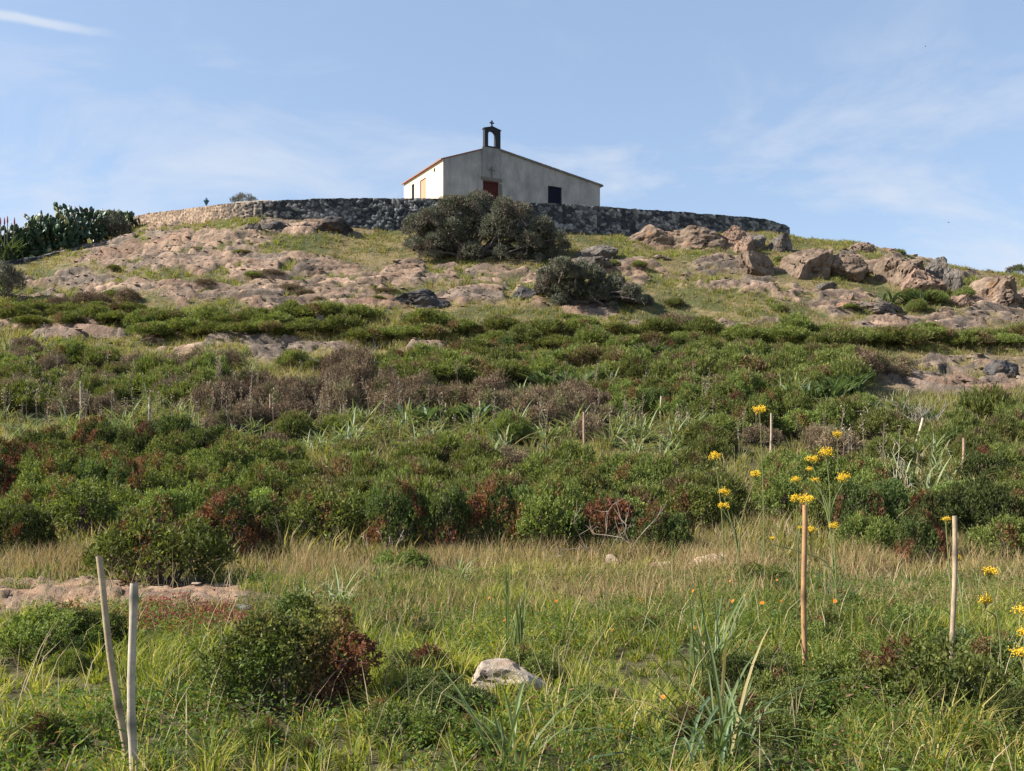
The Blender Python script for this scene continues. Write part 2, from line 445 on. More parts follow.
# ------------------------------------------------------------------ terrain mesh
def lerp(a, b, t): return np.asarray(a) * (1 - t[..., None]) + np.asarray(b) * t[..., None]
def build_terrain():
    U = np.linspace(-.74, .74, 760)
    Y = np.concatenate([np.geomspace(1.2, 30, 170)[:-1], np.arange(30, 74, .1), np.geomspace(74, 130, 22)])
    X = U[None, :] * (Y[:, None] + 5.5); YY = np.repeat(Y[:, None], len(U), 1)
    z, rm, sm, (cid, cid2, cid3), (ea, eb), ins = height(X, YY, True)
    n1 = fbm(X * .5, YY * .5, octv=4, seed=51); n2 = fbm(X * 2.5, YY * 2.5, octv=3, seed=52)
    soil = lerp((.06, .056, .022), (.115, .10, .042), sstep(-.6, .6, n2))
    green = lerp((.07, .075, .025), (.17, .13, .06), sstep(-.5, .6, n1 + .6 * n2))
    hill = sstep(26, 40, YY)
    c = soil * (1 - hill[..., None]) + green * hill[..., None]
    r1 = lerp((.245, .165, .115), (.16, .122, .095), sstep(-.6, .6, n1 + n2 * .5))
    r1 = r1 * ((.72 + .55 * cid2) * (1 + .3 * vnoise(X * 5, YY * 9, seed=77) + .25 * fbm(X * 1.2, YY * 4, octv=3, seed=78)))[..., None]
    r1 = lerp(r1, np.broadcast_to((.19, .105, .068), r1.shape), .5 * sstep(.25, .75, fbm(X * .35, YY * .35, octv=3, seed=57)))
    r1 = lerp(r1, np.broadcast_to((.06, .055, .04), r1.shape), .8 * sstep(.11, 0, np.minimum(ea, eb)))
    c = lerp(c, r1, rm * 1.0)
    s1 = lerp((.31, .185, .115), (.21, .15, .105), cid3) * (1 + .35 * n2)[..., None]
    c = lerp(c, s1, sm)
    c = np.where(ins[..., None], np.array([.3, .26, .2]), c)
    V = np.stack([X, YY, z], -1).reshape(-1, 3)
    h, w = X.shape
    i = np.arange(h * w).reshape(h, w)
    Fq = np.stack([i[:-1, :-1], i[:-1, 1:], i[1:, 1:], i[1:, :-1]], -1).reshape(-1, 4)
    mb = MB(); mb.add(V, Fq, c.reshape(-1, 3))
    me = mb.mesh('hillside', M_TERRAIN, True)
    fm = (rm.ravel()[Fq].mean(1) < 2)
    if len(fm) == len(me.polygons): me.polygons.foreach_set('use_smooth', fm)
    tag(link('hillside', me), kind='structure')
    # surrounding ground out to the horizon
    mb = MB(); R = 6000
    rings = [0, 60, 140, 300, 900, 2500, R]; k = 48
    V = [[0, 40, -1.7]]; 
    for r in rings[1:]:
        for a in range(k): V.append([r * math.cos(a * 2 * math.pi / k), 40 + r * math.sin(a * 2 * math.pi / k), -1.7 - .002 * r])
    mb.add(np.array(V), [[0, 1 + a, 1 + (a + 1) % k] for a in range(k)], (.12, .12, .06))
    q = []
    for j in range(len(rings) - 2):
        for a in range(k):
            b0 = 1 + j * k; b1 = b0 + k
            q.append([b0 + a, b1 + a, b1 + (a + 1) % k, b0 + (a + 1) % k])
    mb.f.append(np.array(q)); mb.m.append(np.zeros(len(q), np.int32))
    tag(link('ground', mb.mesh('ground', M_TERRAIN)), kind='structure')
build_terrain()

# ------------------------------------------------------------------ stone walls
def stone_wall(name, wx, wy, wz, foot, thick, label, warm):
    """masonry wall: every stone of the face is a bulge of its own in the mesh"""
    seg = np.hypot(np.diff(wx), np.diff(wy)); s = np.concatenate([[0], np.cumsum(seg)])
    S = np.arange(0, s[-1], .055); hmax = 2.6; T = np.arange(0, hmax, .055)
    x = np.interp(S, s, wx); y = np.interp(S, s, wy); zt = np.interp(S, s, wz)
    dx = np.gradient(x); dy = np.gradient(y); l = np.hypot(dx, dy); nx, ny = dy / l, -dx / l
    top = .025 * fbm(S * 1.1, S * 0, octv=4, seed=70) + .012 * np.round(2 * vnoise(S * 2.6, S * 0 + 3, seed=71))
    SS, TT = np.meshgrid(S, T, indexing='ij')
    wsx = SS + .12 * fbm(SS * 2, TT * 2, octv=2, seed=60) + .12 * vnoise(SS * .8, TT * .8, seed=67); wsy = TT + .1 * fbm(SS * 2, TT * 2, octv=2, seed=61) + .16 * vnoise(SS * .9, TT * .9, seed=68)
    a1, a2, cid = worley(wsx * 3.5, wsy * 5.4, 62)
    bul = .06 * sstep(0, .25, a2 - a1) + .045 * (cid - .5) + .02 * fbm(SS * 9, TT * 9, octv=2, seed=64)
    zz = (zt + top)[:, None] - TT
    X = x[:, None] + nx[:, None] * bul; Y = y[:, None] + ny[:, None] * bul
    w = sstep(-.2, .6, np.repeat(warm(S)[:, None], len(T), 1) + .35 * (cid - .5))
    grey = lerp((.036, .04, .047), (.30, .292, .275), cid ** 2.2)
    tan = lerp((.18, .125, .085), (.36, .26, .185), cid)
    c = lerp(grey, tan, w)  # sunlit end mixed to tan, shaded stretch to grey: light put into stone colour
    c = c * (.25 + .75 * sstep(0, .14, a2 - a1))[..., None]
    mb = MB(); h, wd = X.shape; i = np.arange(h * wd).reshape(h, wd)
    mb.add(np.stack([X, Y, zz], -1).reshape(-1, 3), np.stack([i[:-1, :-1], i[:-1, 1:], i[1:, 1:], i[1:, :-1]], -1).reshape(-1, 4), c.reshape(-1, 3))
    # capping and back face
    K = np.linspace(0, thick, 8)
    Xc = x[:, None] - nx[:, None] * (K - bul[:, :1] * (1 - K / thick)); Yc = y[:, None] - ny[:, None] * (K - bul[:, :1] * (1 - K / thick))
    Zc = (zt + top)[:, None] + .03 * np.sin(K / thick * np.pi)[None] + .03 * fbm(SS[:, :8] * 3, K[None] * 3 + 0 * SS[:, :8], octv=2, seed=66) * (K[None] > 0)
    Xb = np.concatenate([Xc, Xc[:, -1:]], 1); Yb = np.concatenate([Yc, Yc[:, -1:]], 1); Zb = np.concatenate([Zc, Zc[:, -1:] - 2.2], 1)
    h, wd = Xb.shape; i = np.arange(h * wd).reshape(h, wd)
    cc = np.repeat(c[:, :1], wd, 1)
    mb.add(np.stack([Xb, Yb, Zb], -1).reshape(-1, 3), np.stack([i[:-1, :-1], i[1:, :-1], i[1:, 1:], i[:-1, 1:]], -1).reshape(-1, 4), cc.reshape(-1, 3))
    for e in (0, -1):
        V = [[Xb[e, 0], Yb[e, 0], Zb[e, 0]], [Xb[e, -1], Yb[e, -1], Zb[e, 0]], [Xb[e, -1], Yb[e, -1], Zb[e, 0] - 2.3], [Xb[e, 0], Yb[e, 0], Zb[e, 0] - 2.3]]
        mb.add(V, [[0, 1, 2, 3]], (.2, .17, .14))
    o = link(name, mb.mesh(name, M_STONE, True))
    return tag(o, label, 'wall')
stone_wall('stone_wall', WX, WY, WZ, None, .55, 'long curved dry stone wall holding the terrace in front of the chapel', lambda S: 2.0 - S / 8.5)  # tan tone painted along the sunlit end, fading to shade grey
_lw = [at(-30, 266, 58.0), at(20, 259, 58.5), at(60, 251.5, 60), at(100, 243, 62), at(128, 236, 65), at(150, 230, 67.4)]
_l = np.array([catmull([p[k] for p in _lw], 60) for k in range(3)])
stone_wall('stone_wall', _l[0], _l[1], _l[2], None, .4, 'low dark stone wall running below the prickly pears', lambda S: -.25 + 0 * S)

# ------------------------------------------------------------------ chapel
A = np.array([-4.55, 66.0]); E = np.array([.883, .469]); SD = np.array([-.469, .883]); DEPTH = 6.9
def ft(px):
    u = (px - 512) / F
    return (66 * u + 4.55) / (.883 - .469 * u)
def fz(px, row): return CZ + (66 + .469 * ft(px)) * (HR - row) / F
def sk(px):
    u = (px - 512) / F
    return (-4.55 - 66 * u) / (.469 + .883 * u)
def sz(px, row): return CZ + (66 + .883 * sk(px)) * (HR - row) / F
chapel = empty('chapel', (A[0], A[1], PLZ), 'small plastered chapel with a dark bell gable on the hilltop', 'chapel', rz=math.atan2(E[1], E[0]))
# local frame of the chapel: x along the front, y into depth, z up from the terrace
TR = ft(600); TP = ft(491)
ZL = fz(443, 159) - PLZ; ZP = fz(491, 147.5) - PLZ; ZR = fz(600, 185.5) - PLZ
def apply_bool(me, cutters):
    o = bpy.data.objects.new('tmp', me); COL.objects.link(o)
    cs = []
    for cm in cutters:
        c = bpy.data.objects.new('tmpc', cm); COL.objects.link(c); cs.append(c)
        md = o.modifiers.new('b', 'BOOLEAN'); md.object = c; md.operation = 'DIFFERENCE'; md.solver = 'EXACT'
    bpy.context.view_layer.update()
    dg = bpy.context.evaluated_depsgraph_get()
    r = bpy.data.meshes.new_from_object(o.evaluated_get(dg))
    bpy.data.objects.remove(o)
    for c in cs: bpy.data.objects.remove(c)
    return r
def boxmesh(lo, hi):
    mb = MB(); box(mb, lo, hi); return mb.mesh('c', M_FACADE)
def prism(poly, y0, y1, mats, matf=None):
    n = len(poly); mb = MB()
    V = [(p[0], y0, p[1]) for p in poly] + [(p[0], y1, p[1]) for p in poly]
    me = bpy.data.meshes.new('prism')
    faces = [list(range(n)), list(range(2 * n - 1, n - 1, -1))] + [[(k + 1) % n, k, n + k, n + (k + 1) % n] for k in range(n)]
    me.from_pydata(V, [], faces); me.update()
    for m in mats: me.materials.append(m)
    if matf:
        for p in me.polygons: p.material_index = matf(p)
    return me
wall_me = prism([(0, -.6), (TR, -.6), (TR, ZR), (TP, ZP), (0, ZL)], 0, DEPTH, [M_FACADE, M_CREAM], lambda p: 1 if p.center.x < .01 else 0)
d0, d1 = ft(483), ft(499.3); dtop = fz(491, 181) - PLZ
w0, w1 = ft(548), ft(562); wtop = fz(555, 186.5) - PLZ
s0, s1 = sk(426), sk(420); stop = sz(423, 179) - PLZ
q0, q1 = sk(414.3), sk(411.7); qt, qb = sz(413, 184) - PLZ, sz(413, 199) - PLZ
v0 = sk(434.5); vz = sz(434.5, 170) - PLZ
wall_me = apply_bool(wall_me, [boxmesh((d0, -.5, .02), (d1, .25, dtop)), boxmesh((w0, -.5, .3), (w1, .2, wtop)),
                               boxmesh((-.5, s0, .02), (.12, s1, stop)), boxmesh((-.5, q0, qb), (.2, q1, qt)),
                               boxmesh((-.5, v0 - .13, vz - .13), (.2, v0 + .13, vz + .13))])
link('wall', wall_me, chapel)
def part_box(name, lo, hi, m, parent=chapel, label=None):
    mb = MB(); box(mb, lo, hi)
    o = link(name, mb.mesh(name, m), parent)
    if label: o['label'] = label
    return o
def plank_door(name, x0, x1, z0, z1, y, m, label, nplank=6):
    mb = MB(); w = (x1 - x0) / nplank
    for k in range(nplank): box(mb, (x0 + k * w + .006, y + .004 * (k % 2), z0), (x0 + (k + 1) * w - .006, y + .05, z1))
    box(mb, (x0, y + .03, z0), (x1, y + .06, z1))
    for zz in (.25, .75): box(mb, (x0 + .02, y - .025, z0 + (z1 - z0) * zz), (x1 - .02, y - .002, z0 + (z1 - z0) * zz + .1))
    o = link(name, mb.mesh(name, m), chapel); o['label'] = label
    return o
dr = plank_door('door', d0 + .01, d1 - .01, .03, dtop - .01, .16, M_DOOR, 'red-brown double door under the bell gable')
mb = MB(); tube(mb, [((d0 + d1) / 2 + .1, .09, 1.1), ((d0 + d1) / 2 + .1, .09, 1.28)], .018); link('handle', mb.mesh('handle', M_IRON), dr)
plank_door('door', w0 + .01, w1 - .01, .31, wtop - .01, .12, M_BLUE, 'dark blue shutter door towards the low side')
part_box('lintel', (ft(481), -.09, dtop + .003), (ft(501.5), .1, dtop + .2), M_LINTEL)
mb = MB()
zz = .02
while zz < dtop - .15:
    hh = random.uniform(.16, .3); box(mb, (d1 + .004, -random.uniform(.04, .075), zz), (d1 + random.uniform(.14, .26), .05, min(zz + hh - .02, dtop - .004))); zz += hh
link('door_jamb', mb.mesh('door_jamb', M_LINTEL), chapel)
mb = MB(); cx = ft(491.2); ct, cb = fz(491, 167.5) - PLZ, fz(491, 177.5) - PLZ
cz_ = fz(491, 170.2) - PLZ
box(mb, (cx - .035, -.125, cb + .02), (cx + .035, -.062, ct)); box(mb, (cx - .2, -.125, cz_ - .035), (cx - .0352, -.065, cz_ + .035)); box(mb, (cx + .0352, -.125, cz_ - .035), (cx + .2, -.065, cz_ + .035))
link('wall_cross', mb.mesh('wall_cross', M_LINTEL), chapel)
part_box('pilaster', (ft(482), -.06, dtop + .204), (ft(500.3), -.003, ZP - .023), M_STRIP, label='weathered strip of plaster rising from the door to the bell gable')
# side openings
mb = MB(); box(mb, (.06, s1 * 0 + s0 + .01, .03), (.11, s1 - .01, stop - .01)); o = link('door', mb.mesh('door', M_SIDED), chapel); o['label'] = 'salmon painted door in the sunlit side wall'
part_box('window', (.12, q0 + .01, qb + .01), (.16, q1 - .01, qt - .01), M_BLUE)
part_box('vent', (.12, v0 - .12, vz - .12), (.16, v0 + .12, vz + .12), M_IRON)
# roof: barrel tiles running down both slopes, one mesh per slope
def slope(name, t0, z0, t1, z1, lab):
    n = 150; yy = np.linspace(-.05, DEPTH + .16, n); tt = np.linspace(0, 1, 8)
    X = t0 + (t1 - t0) * tt; Z = z0 + (z1 - z0) * tt
    bump = .03 * np.abs(np.sin(yy * np.pi / .2))
    V = []; 
    up = np.stack([np.repeat(X[None], n, 0), np.repeat(yy[:, None], 8, 1), Z[None] + .055 + bump[:, None]], -1)
    dn = np.stack([np.repeat(X[None], n, 0), np.repeat(yy[:, None], 8, 1), np.repeat(Z[None] + .012, n, 0)], -1)
    mb = MB(); i = np.arange(n * 8).reshape(n, 8)
    q = np.stack([i[:-1, :-1], i[1:, :-1], i[1:, 1:], i[:-1, 1:]], -1).reshape(-1, 4)
    k = n * 8
    rim = []
    for a in (0, 7):
        rim += [[i[b, a], i[b + 1, a], i[b + 1, a] + k, i[b, a] + k] for b in range(n - 1)]
    for b in (0, n - 1):
        rim += [[i[b, a], i[b, a + 1], i[b, a + 1] + k, i[b, a] + k] for a in range(7)]
    mb.add(np.concatenate([up.reshape(-1, 3), dn.reshape(-1, 3)]), np.concatenate([q, q + k, np.array(rim)]))
    o = link(name, mb.mesh(name, M_TILE), chapel)
sl = (ZP - ZL) / TP; sr = (ZP - ZR) / (TR - TP)
slope('roof', -.16, ZL - .16 * sl, TP, ZP, '')
slope('roof', TR + .28, ZR - .28 * sr, TP + .002, ZP, '')
mb = MB(); vs = 12; tv = np.linspace(0, 1, vs + 1)
for k in range(vs):
    xa, xb = TP + .55 + (TR + .2 - TP - .55) * (tv[k] + .002), TP + .55 + (TR + .2 - TP - .55) * (tv[k + 1] - .002)
    za, zb_ = ZP - sr * (xa - TP), ZP - sr * (xb - TP)
    mb.add([(xa, -.09, za - .03), (xb, -.09, zb_ - .03), (xb, -.09, zb_ + .1), (xa, -.09, za + .1), (xa, -.055, za - .03), (xb, -.055, zb_ - .03), (xb, -.055, zb_ + .1), (xa, -.055, za + .1)],
           [[0, 1, 2, 3], [7, 6, 5, 4], [0, 4, 5, 1], [3, 2, 6, 7], [1, 5, 6, 2], [0, 3, 7, 4]])
o = link('verge', mb.mesh('verge', M_LINTEL), chapel); o['label'] = 'grey mortar edge of the long roof slope'
# bell gable
b0, b1 = ft(484.2), ft(499.9); zb = ZP - .02; zt = fz(491, 126.3) - PLZ; zs = fz(491, 128.8) - PLZ
bel = prism([(b0, zb), (b1, zb), (b1, zs), ((b0 + b1) / 2, zt), (b0, zs)], -.1, .2, [M_BELFRY])
o0, o1 = ft(487.6), ft(495.2); ob, ot = fz(491, 146.6) - PLZ, fz(491, 131) - PLZ
ra = (o1 - o0) / 2; arch = [(o0, ob), (o1, ob)] + [((o0 + o1) / 2 + ra * math.cos(a), ot - ra + ra * math.sin(a)) for a in np.linspace(0, math.pi, 13)]
bel = apply_bool(bel, [prism(arch, -.5, 1, [M_BELFRY])])
bg = link('bell_gable', bel, chapel)
mb = MB(); cx = (b0 + b1) / 2; c1 = fz(491, 120.2) - PLZ; cm = fz(491, 122.6) - PLZ
box(mb, (cx - .045, .0, zt - .03), (cx + .045, .08, c1)); box(mb, (cx - .16, .01, cm - .04), (cx - .0455, .07, cm + .04)); box(mb, (cx + .0455, .01, cm - .04), (cx + .16, .07, cm + .04))
link('cross', mb.mesh('cross', M_IRON), bg)
for xa, xb in ((b0 - .05, b0 - .003), (b1 + .003, b1 + .05)):
    mb = MB(); box(mb, (xa, -.11, zs - .08), (xb, .22, zs + .0)); link('cornice', mb.mesh('cornice', M_BELFRY), bg)

# ------------------------------------------------------------------ boulders
import bmesh
def rock_mesh(name, seed, sub=4, cuts=9, rough=.12, tint=(.40, .31, .26)):
    bm = bmesh.new(); bmesh.ops.create_icosphere(bm, subdivisions=sub, radius=1)
    V = np.array([v.co[:] for v in bm.verts]); Fc = np.array([[v.index for v in f.verts] for f in bm.faces]); bm.free()
    r = np.random.default_rng(seed)
    for _ in range(cuts):
        n = unit(r.normal(size=3)); d = r.uniform(.5, .85)
        h = V @ n; V = V - np.where(h > d, h - d, 0)[:, None] * n * .97
    nn = unit(V)
    V = V + nn * (rough * fbm(V[:, 0] * 2 + seed, V[:, 1] * 2, V[:, 2] * 2.6, octv=6, seed=seed, gain=.6))[:, None]
    cr = np.abs(fbm(V[:, 0] * 1.3 + seed, V[:, 1] * 1.3, V[:, 2] * 2.0, octv=2, seed=seed + 3))
    V = V - nn * (.15 * sstep(.06, 0, cr))[:, None]
    V = V / np.abs(V).max(0)
    c = np.tile(np.array(tint), (len(V), 1)) * (1 + .25 * fbm(V[:, 0] * 1.5, V[:, 1] * 1.5, V[:, 2] * 1.5 + seed, octv=3, seed=seed + 9))[:, None]
    mb = MB(); mb.add(V, Fc, c)
    return mb.mesh(name, M_BOULDER, False)
TAN, GREY, PINK, DARK = (.205, .155, .118), (.15, .135, .12), (.235, .165, .125), (.08, .078, .08)
# px, bottom row, width px, height px, tint, label
BOULDERS = [
 (653,247,46,27,TAN,'broad rough boulder leaning under the wall, first from the chapel'),
 (694,251,64,28,TAN,'widest craggy boulder under the right part of the wall'),
 (736,246,24,20,PINK,'rounded tan boulder touching the wall, in front of its lower end'),
 (746,256,26,20,PINK,'smooth pinkish boulder between the two grey upright ones and the slope'),
 (757,252,24,22,GREY,'upright grey boulder against the end of the wall'),
 (782,253,28,19,GREY,'grey boulder at the very end of the stone wall'),
 (761,277,36,25,TAN,'blocky flat-topped boulder alone on the grass below the wall end'),
 (815,280,48,36,TAN,'big boulder with orange lichen at the middle of the crest'),
 (852,280,50,25,TAN,'low broad boulder against the big lichen boulder'),
 (866,255,27,13,TAN,'lone dark-based boulder sitting on the skyline'),
 (907,286,52,36,TAN,'tall split boulder of the big outcrop on the crest, facing the chapel'),
 (941,283,26,25,GREY,'narrow upright boulder standing highest in the big outcrop'),
 (927,298,48,30,PINK,'rounded pale boulder low in front of the big outcrop'),
 (955,293,18,30,GREY,'dark boulder closing the big outcrop on the downhill end'),
 (964,312,23,22,PINK,'smooth pink egg-shaped boulder on the grass below the big outcrop'),
 (1004,309,50,33,TAN,'large lichen-stained boulder at the edge of the frame on the crest'),
 (1040,306,40,26,GREY,'dark boulder cut off by the edge of the frame'),
 (851,304,15,11,TAN,'small square stone perched on a flat slab'),
 (850,309,28,9,PINK,'flat pale slab carrying a small square stone'),
 (882,314,50,14,GREY,'long low rock ledge with a dark front below the crest'),
 (828,290,20,10,GREY,'small grey stone under the lichen boulder'),
 (250,237,22,13,GREY,'dark rounded rock under the wall, nearest the lantern'),
 (270,236,26,15,DARK,'dark blue-grey block in the ledge under the wall'),
 (301,235,30,14,GREY,'long low rock of the ledge under the wall'),
 (331,237,36,21,DARK,'dark pointed rock leaning on the wall foot'),
 (418,309,52,20,DARK,'dark-fronted ledge at the end of the pink rock slabs'),
 (526,301,34,15,DARK,'dark flat stone in the grass between the two big bushes'),
 (598,262,46,20,GREY,'grey slab emerging from the big wind-bent bush'),
 (592,275,54,20,GREY,'grey slab above the smaller wind-bent bush'),
 (1012,380,36,20,DARK,'dark block at the end of the pink outcrop by the frame edge'),
 (662,262,26,8,TAN,'low flat stone in the grass below the wall'),
 (712,262,30,8,TAN,'flat tan slab in the grass below the widest craggy boulder'),
]
for k, (px, rb, w, h, tint, lab) in enumerate(BOULDERS):
    y = row_to_y(px, rb - 1); s = y / F * 1.25
    x = (px - 512) / F * y
    o = link('boulder', rock_mesh('boulder', 100 + k, 5, 14, .1, tint=np.array(tint)))
    hh = h * s * .66; o.scale = (w * s * .48, w * s * .4, hh)
    o.location = (x, y + w * s * .3, CZ + y * (HR - rb) / F + h * s / 1.1 - hh)
    o.rotation_euler = (random.uniform(-.12, .12), random.uniform(-.12, .12), random.uniform(-.3, .3))
    tag(o, lab, 'boulder', 'boulders on the rocky crest')
STONES = [(505,702,80,36,6.45,(.60,.52,.43),'large pale stone lying in the lush grass'),
          (612,566,14,12,None,(.6,.48,.38),'small upright pale stone at the foot of the dark shrubs'),
          (712,572,44,18,None,(.58,.44,.34),'flat buff stone in the dry grass beneath the yellow flowers'),
          (660,570,40,7,None,(.5,.38,.3),'thin low stone lying in the dry grass next to the flat buff stone'),
          (240,616,26,11,None,(.25,.25,.26),'small blue-grey stone on the bare sandy strip'),
          (696,530,24,13,14.5,(.75,.72,.66),'white pitted stone at the edge of the dark shrubs'),
          (712,396,7,8,None,(.6,.55,.48),'tiny pale stone on the heath'),
          (320,323,8,9,None,(.5,.45,.4),'little grey stone standing on a rock slab'),
          (88,618,18,8,None,(.45,.3,.22),'reddish stone half sunk in the bare sandy strip'),
          (205,614,28,8,None,(.5,.37,.28),'flat tan stone on the bare sandy strip beside a blue-grey one'),
          (700,408,8,7,None,(.62,.58,.5),'small white stone among green heath')]
for k, (px, rb, w, h, y, tint, lab) in enumerate(STONES):
    y = y or row_to_y(px, rb); s = y / F; x = (px - 512) / F * y
    o = link('stone', rock_mesh('stone', 300 + k, 4, 7, .1, tint))
    hh = h * s * .6; o.scale = (w * s * .52, w * s * .4, hh); z = hz(x, y)
    o.location = (x, y + w * s * .2, z + h * s - hh - .02); o.rotation_euler = (0, random.uniform(-.08, .08), random.uniform(-.4, .4))
    tag(o, lab, 'stone', 'loose stones in the grass')

# loose rubble over the rock slabs: far too many to count
def build_rubble():
    n = 22000
    u = rng.uniform(-.56, .56, n); y = np.sqrt(rng.uniform(9.5 ** 2, 66 ** 2, n)); x = u * y
    z, rm, sm, _, _, ins = height(x, y, True)
    keep = ((rm > .35) & (rng.random(n) < .8) | (sm > .5) | ((y > 40) & (rng.random(n) < .05))) & ~ins
    x, y, z, sm = x[keep], y[keep], z[keep], sm[keep]; n = len(x)
    base = np.array([[0.2,0.1,.8],[1,0,.25],[.3,.95,.4],[-.8,.6,.3],[-.8,-.6,.45],[.3,-.95,.3],[0.1,0,-.9]])
    T = np.array([[0,1,2],[0,2,3],[0,3,4],[0,4,5],[0,5,1],[6,2,1],[6,3,2],[6,4,3],[6,5,4],[6,1,5]])
    B = base[None] * rng.uniform(.65, 1.25, (n, 7, 3))
    th = rng.uniform(0, 6.28, n); c, s = np.cos(th)[:, None], np.sin(th)[:, None]
    B = np.stack([B[..., 0] * c - B[..., 1] * s, B[..., 0] * s + B[..., 1] * c, B[..., 2] * .55], -1)
    sz = np.where(sm > .5, rng.lognormal(-3.5, .6, n), np.minimum(rng.lognormal(-2.8, .5, n), .2))
    V = B * sz[:, None, None] + np.stack([x, y, z - sz * .12], -1)[:, None]
    col = lerp((.17, .128, .098), (.29, .215, .165), rng.random(n)) * rng.uniform(.5, 1.3, n)[:, None]
    mb = MB(); mb.add(V.reshape(-1, 3), (T[None] + np.arange(n)[:, None, None] * 7).reshape(-1, 3), np.repeat(col, 7, 0))
    tag(link('rubble', mb.mesh('rubble', M_STONE)), 'broken stones strewn over the rock slabs', kind='stuff')
build_rubble()

# ------------------------------------------------------------------ shrubs
PAL = {
 'mastic': ((.042, .062, .022), (.13, .155, .048), (.15, .062, .04)),
 'fresh':  ((.066, .092, .026), (.215, .24, .066), (.18, .09, .05)),
 'front':  ((.056, .085, .026), (.19, .225, .062), (.17, .07, .045)),
 'heath':  ((.066, .088, .026), (.225, .235, .07), (.16, .105, .065)),
 'thorn':  ((.085, .062, .04), (.29, .21, .135), (.12, .125, .05)),
 'olive':  ((.066, .072, .05), (.19, .188, .135), (.125, .1, .08)),
}
def dome_lobes(r, n, flat=.8, h=1.0):
    L = []
    for k in range(n):
        a = r.uniform(0, 6.283); q = math.sqrt(r.uniform(0, 1)) * .78
        zc = (1 - q * q) * .62 * h * r.uniform(.55, 1.1) + .12
        L.append((q * math.cos(a), q * math.sin(a), zc * r.uniform(.8, 1.12), r.uniform(.15, .29)))
    for k in range(n // 3):
        a = r.uniform(0, 6.283); L.append((.75 * math.cos(a), .75 * math.sin(a), r.uniform(.1, .3), r.uniform(.14, .24)))
    return np.array(L)
def foliage(mb, lobes, n, L, W, pal, style, seed, red=.12, redside=None, k=7, mat=0):
    r = np.random.default_rng(seed); lob = np.asarray(lobes, float)
    ns = n // k
    pr = lob[:, 3] ** 2; i = r.choice(len(lob), ns, p=pr / pr.sum())
    d = unit(r.normal(size=(ns, 3))); d[:, 2] = np.where(d[:, 2] < -.35, -d[:, 2], d[:, 2])
    rad = lob[i, 3] * (r.uniform(.55, 1.0, ns) ** .45) * r.uniform(.9, 1.12, ns)
    p = lob[i, :3] + d * rad[:, None]
    # thin out what lies deep inside neighbouring lobes
    deep = np.zeros(ns, bool)
    for q in lob: deep |= np.linalg.norm(p - q[:3], axis=1) < .7 * q[3]
    keep = (~deep | (r.random(ns) < .15)) & (p[:, 2] > .02)
    p, d = p[keep], d[keep]; ns = len(p)
    up = np.array([0, 0, 1.])
    ax = unit(d + up * (.9 if style == 'heath' else .45) + .45 * r.normal(size=(ns, 3)))
    P = np.repeat(p, k, 0); AX = np.repeat(ax, k, 0); m = ns * k
    sp = {'mastic': .9, 'heath': .42, 'thorn': 1.1, 'olive': .8, 'fresh': .9}[style]
    D = unit(AX + sp * r.normal(size=(m, 3)) * .8)
    P = P + AX * (np.tile(np.linspace(-.5, 1, k), ns) * L * 1.1)[:, None] + r.normal(size=(m, 3)) * L * .15
    a, b, c = (np.array(v) for v in PAL[pal])
    t = r.random(ns); col = lerp(a, b, np.clip(t * .8 + .25 * fbm(p[:, 0] * 3, p[:, 1] * 3, p[:, 2] * 3, octv=2, seed=seed), 0, 1))
    rn = fbm(p[:, 0] * 1.5 + seed, p[:, 1] * 1.5, p[:, 2] * 1.5, octv=2, seed=seed + 2)
    thr = np.quantile(rn, 1 - red)
    w = sstep(thr - .12, thr + .12, rn) * (r.random(ns) < .85)
    if redside is not None: w = np.maximum(w * .3, sstep(redside - .2, redside + .2, p[:, 0] + .3 * rn) * (r.random(ns) < .9))
    col = lerp(col, np.broadcast_to(c, col.shape) * r.uniform(.6, 1.4, (ns, 1)), w)
    C = np.repeat(col, k, 0) * r.uniform(.75, 1.25, (m, 1))
    leaves(mb, P, D, L * r.uniform(.7, 1.25, m), W * r.uniform(.75, 1.2, m), C, mat)
def branches(mb, lobes, rad=.022, col=(.14, .11, .085), mat=0, extra=0, seed=0, spread=.12):
    r = np.random.default_rng(seed)
    for q in lobes:
        b = np.array([q[0] * .15, q[1] * .15, 0.0]) + r.normal(size=3) * [spread, spread, 0]
        e = np.array(q[:3]); mid = (b + e) / 2 + r.normal(size=3) * .08 + [0, 0, -.05]
        b[2] = -.05
        tube(mb, catm(np.array([b, mid, e]), 6), np.linspace(rad, rad * .35, 6), 5, col, mat)
        for _ in range(3 + extra):
            d = unit(r.normal(size=3) + [0, 0, .6]); t = e + d * q[3] * r.uniform(.6, 1.08)
            tube(mb, [e, (e + t) / 2 + r.normal(size=3) * .03, t], [rad * .35, rad * .25, rad * .12], 4, col, mat, cap=False)
def catm(P, n): return np.stack([catmull(P[:, k], n) for k in range(3)], 1)

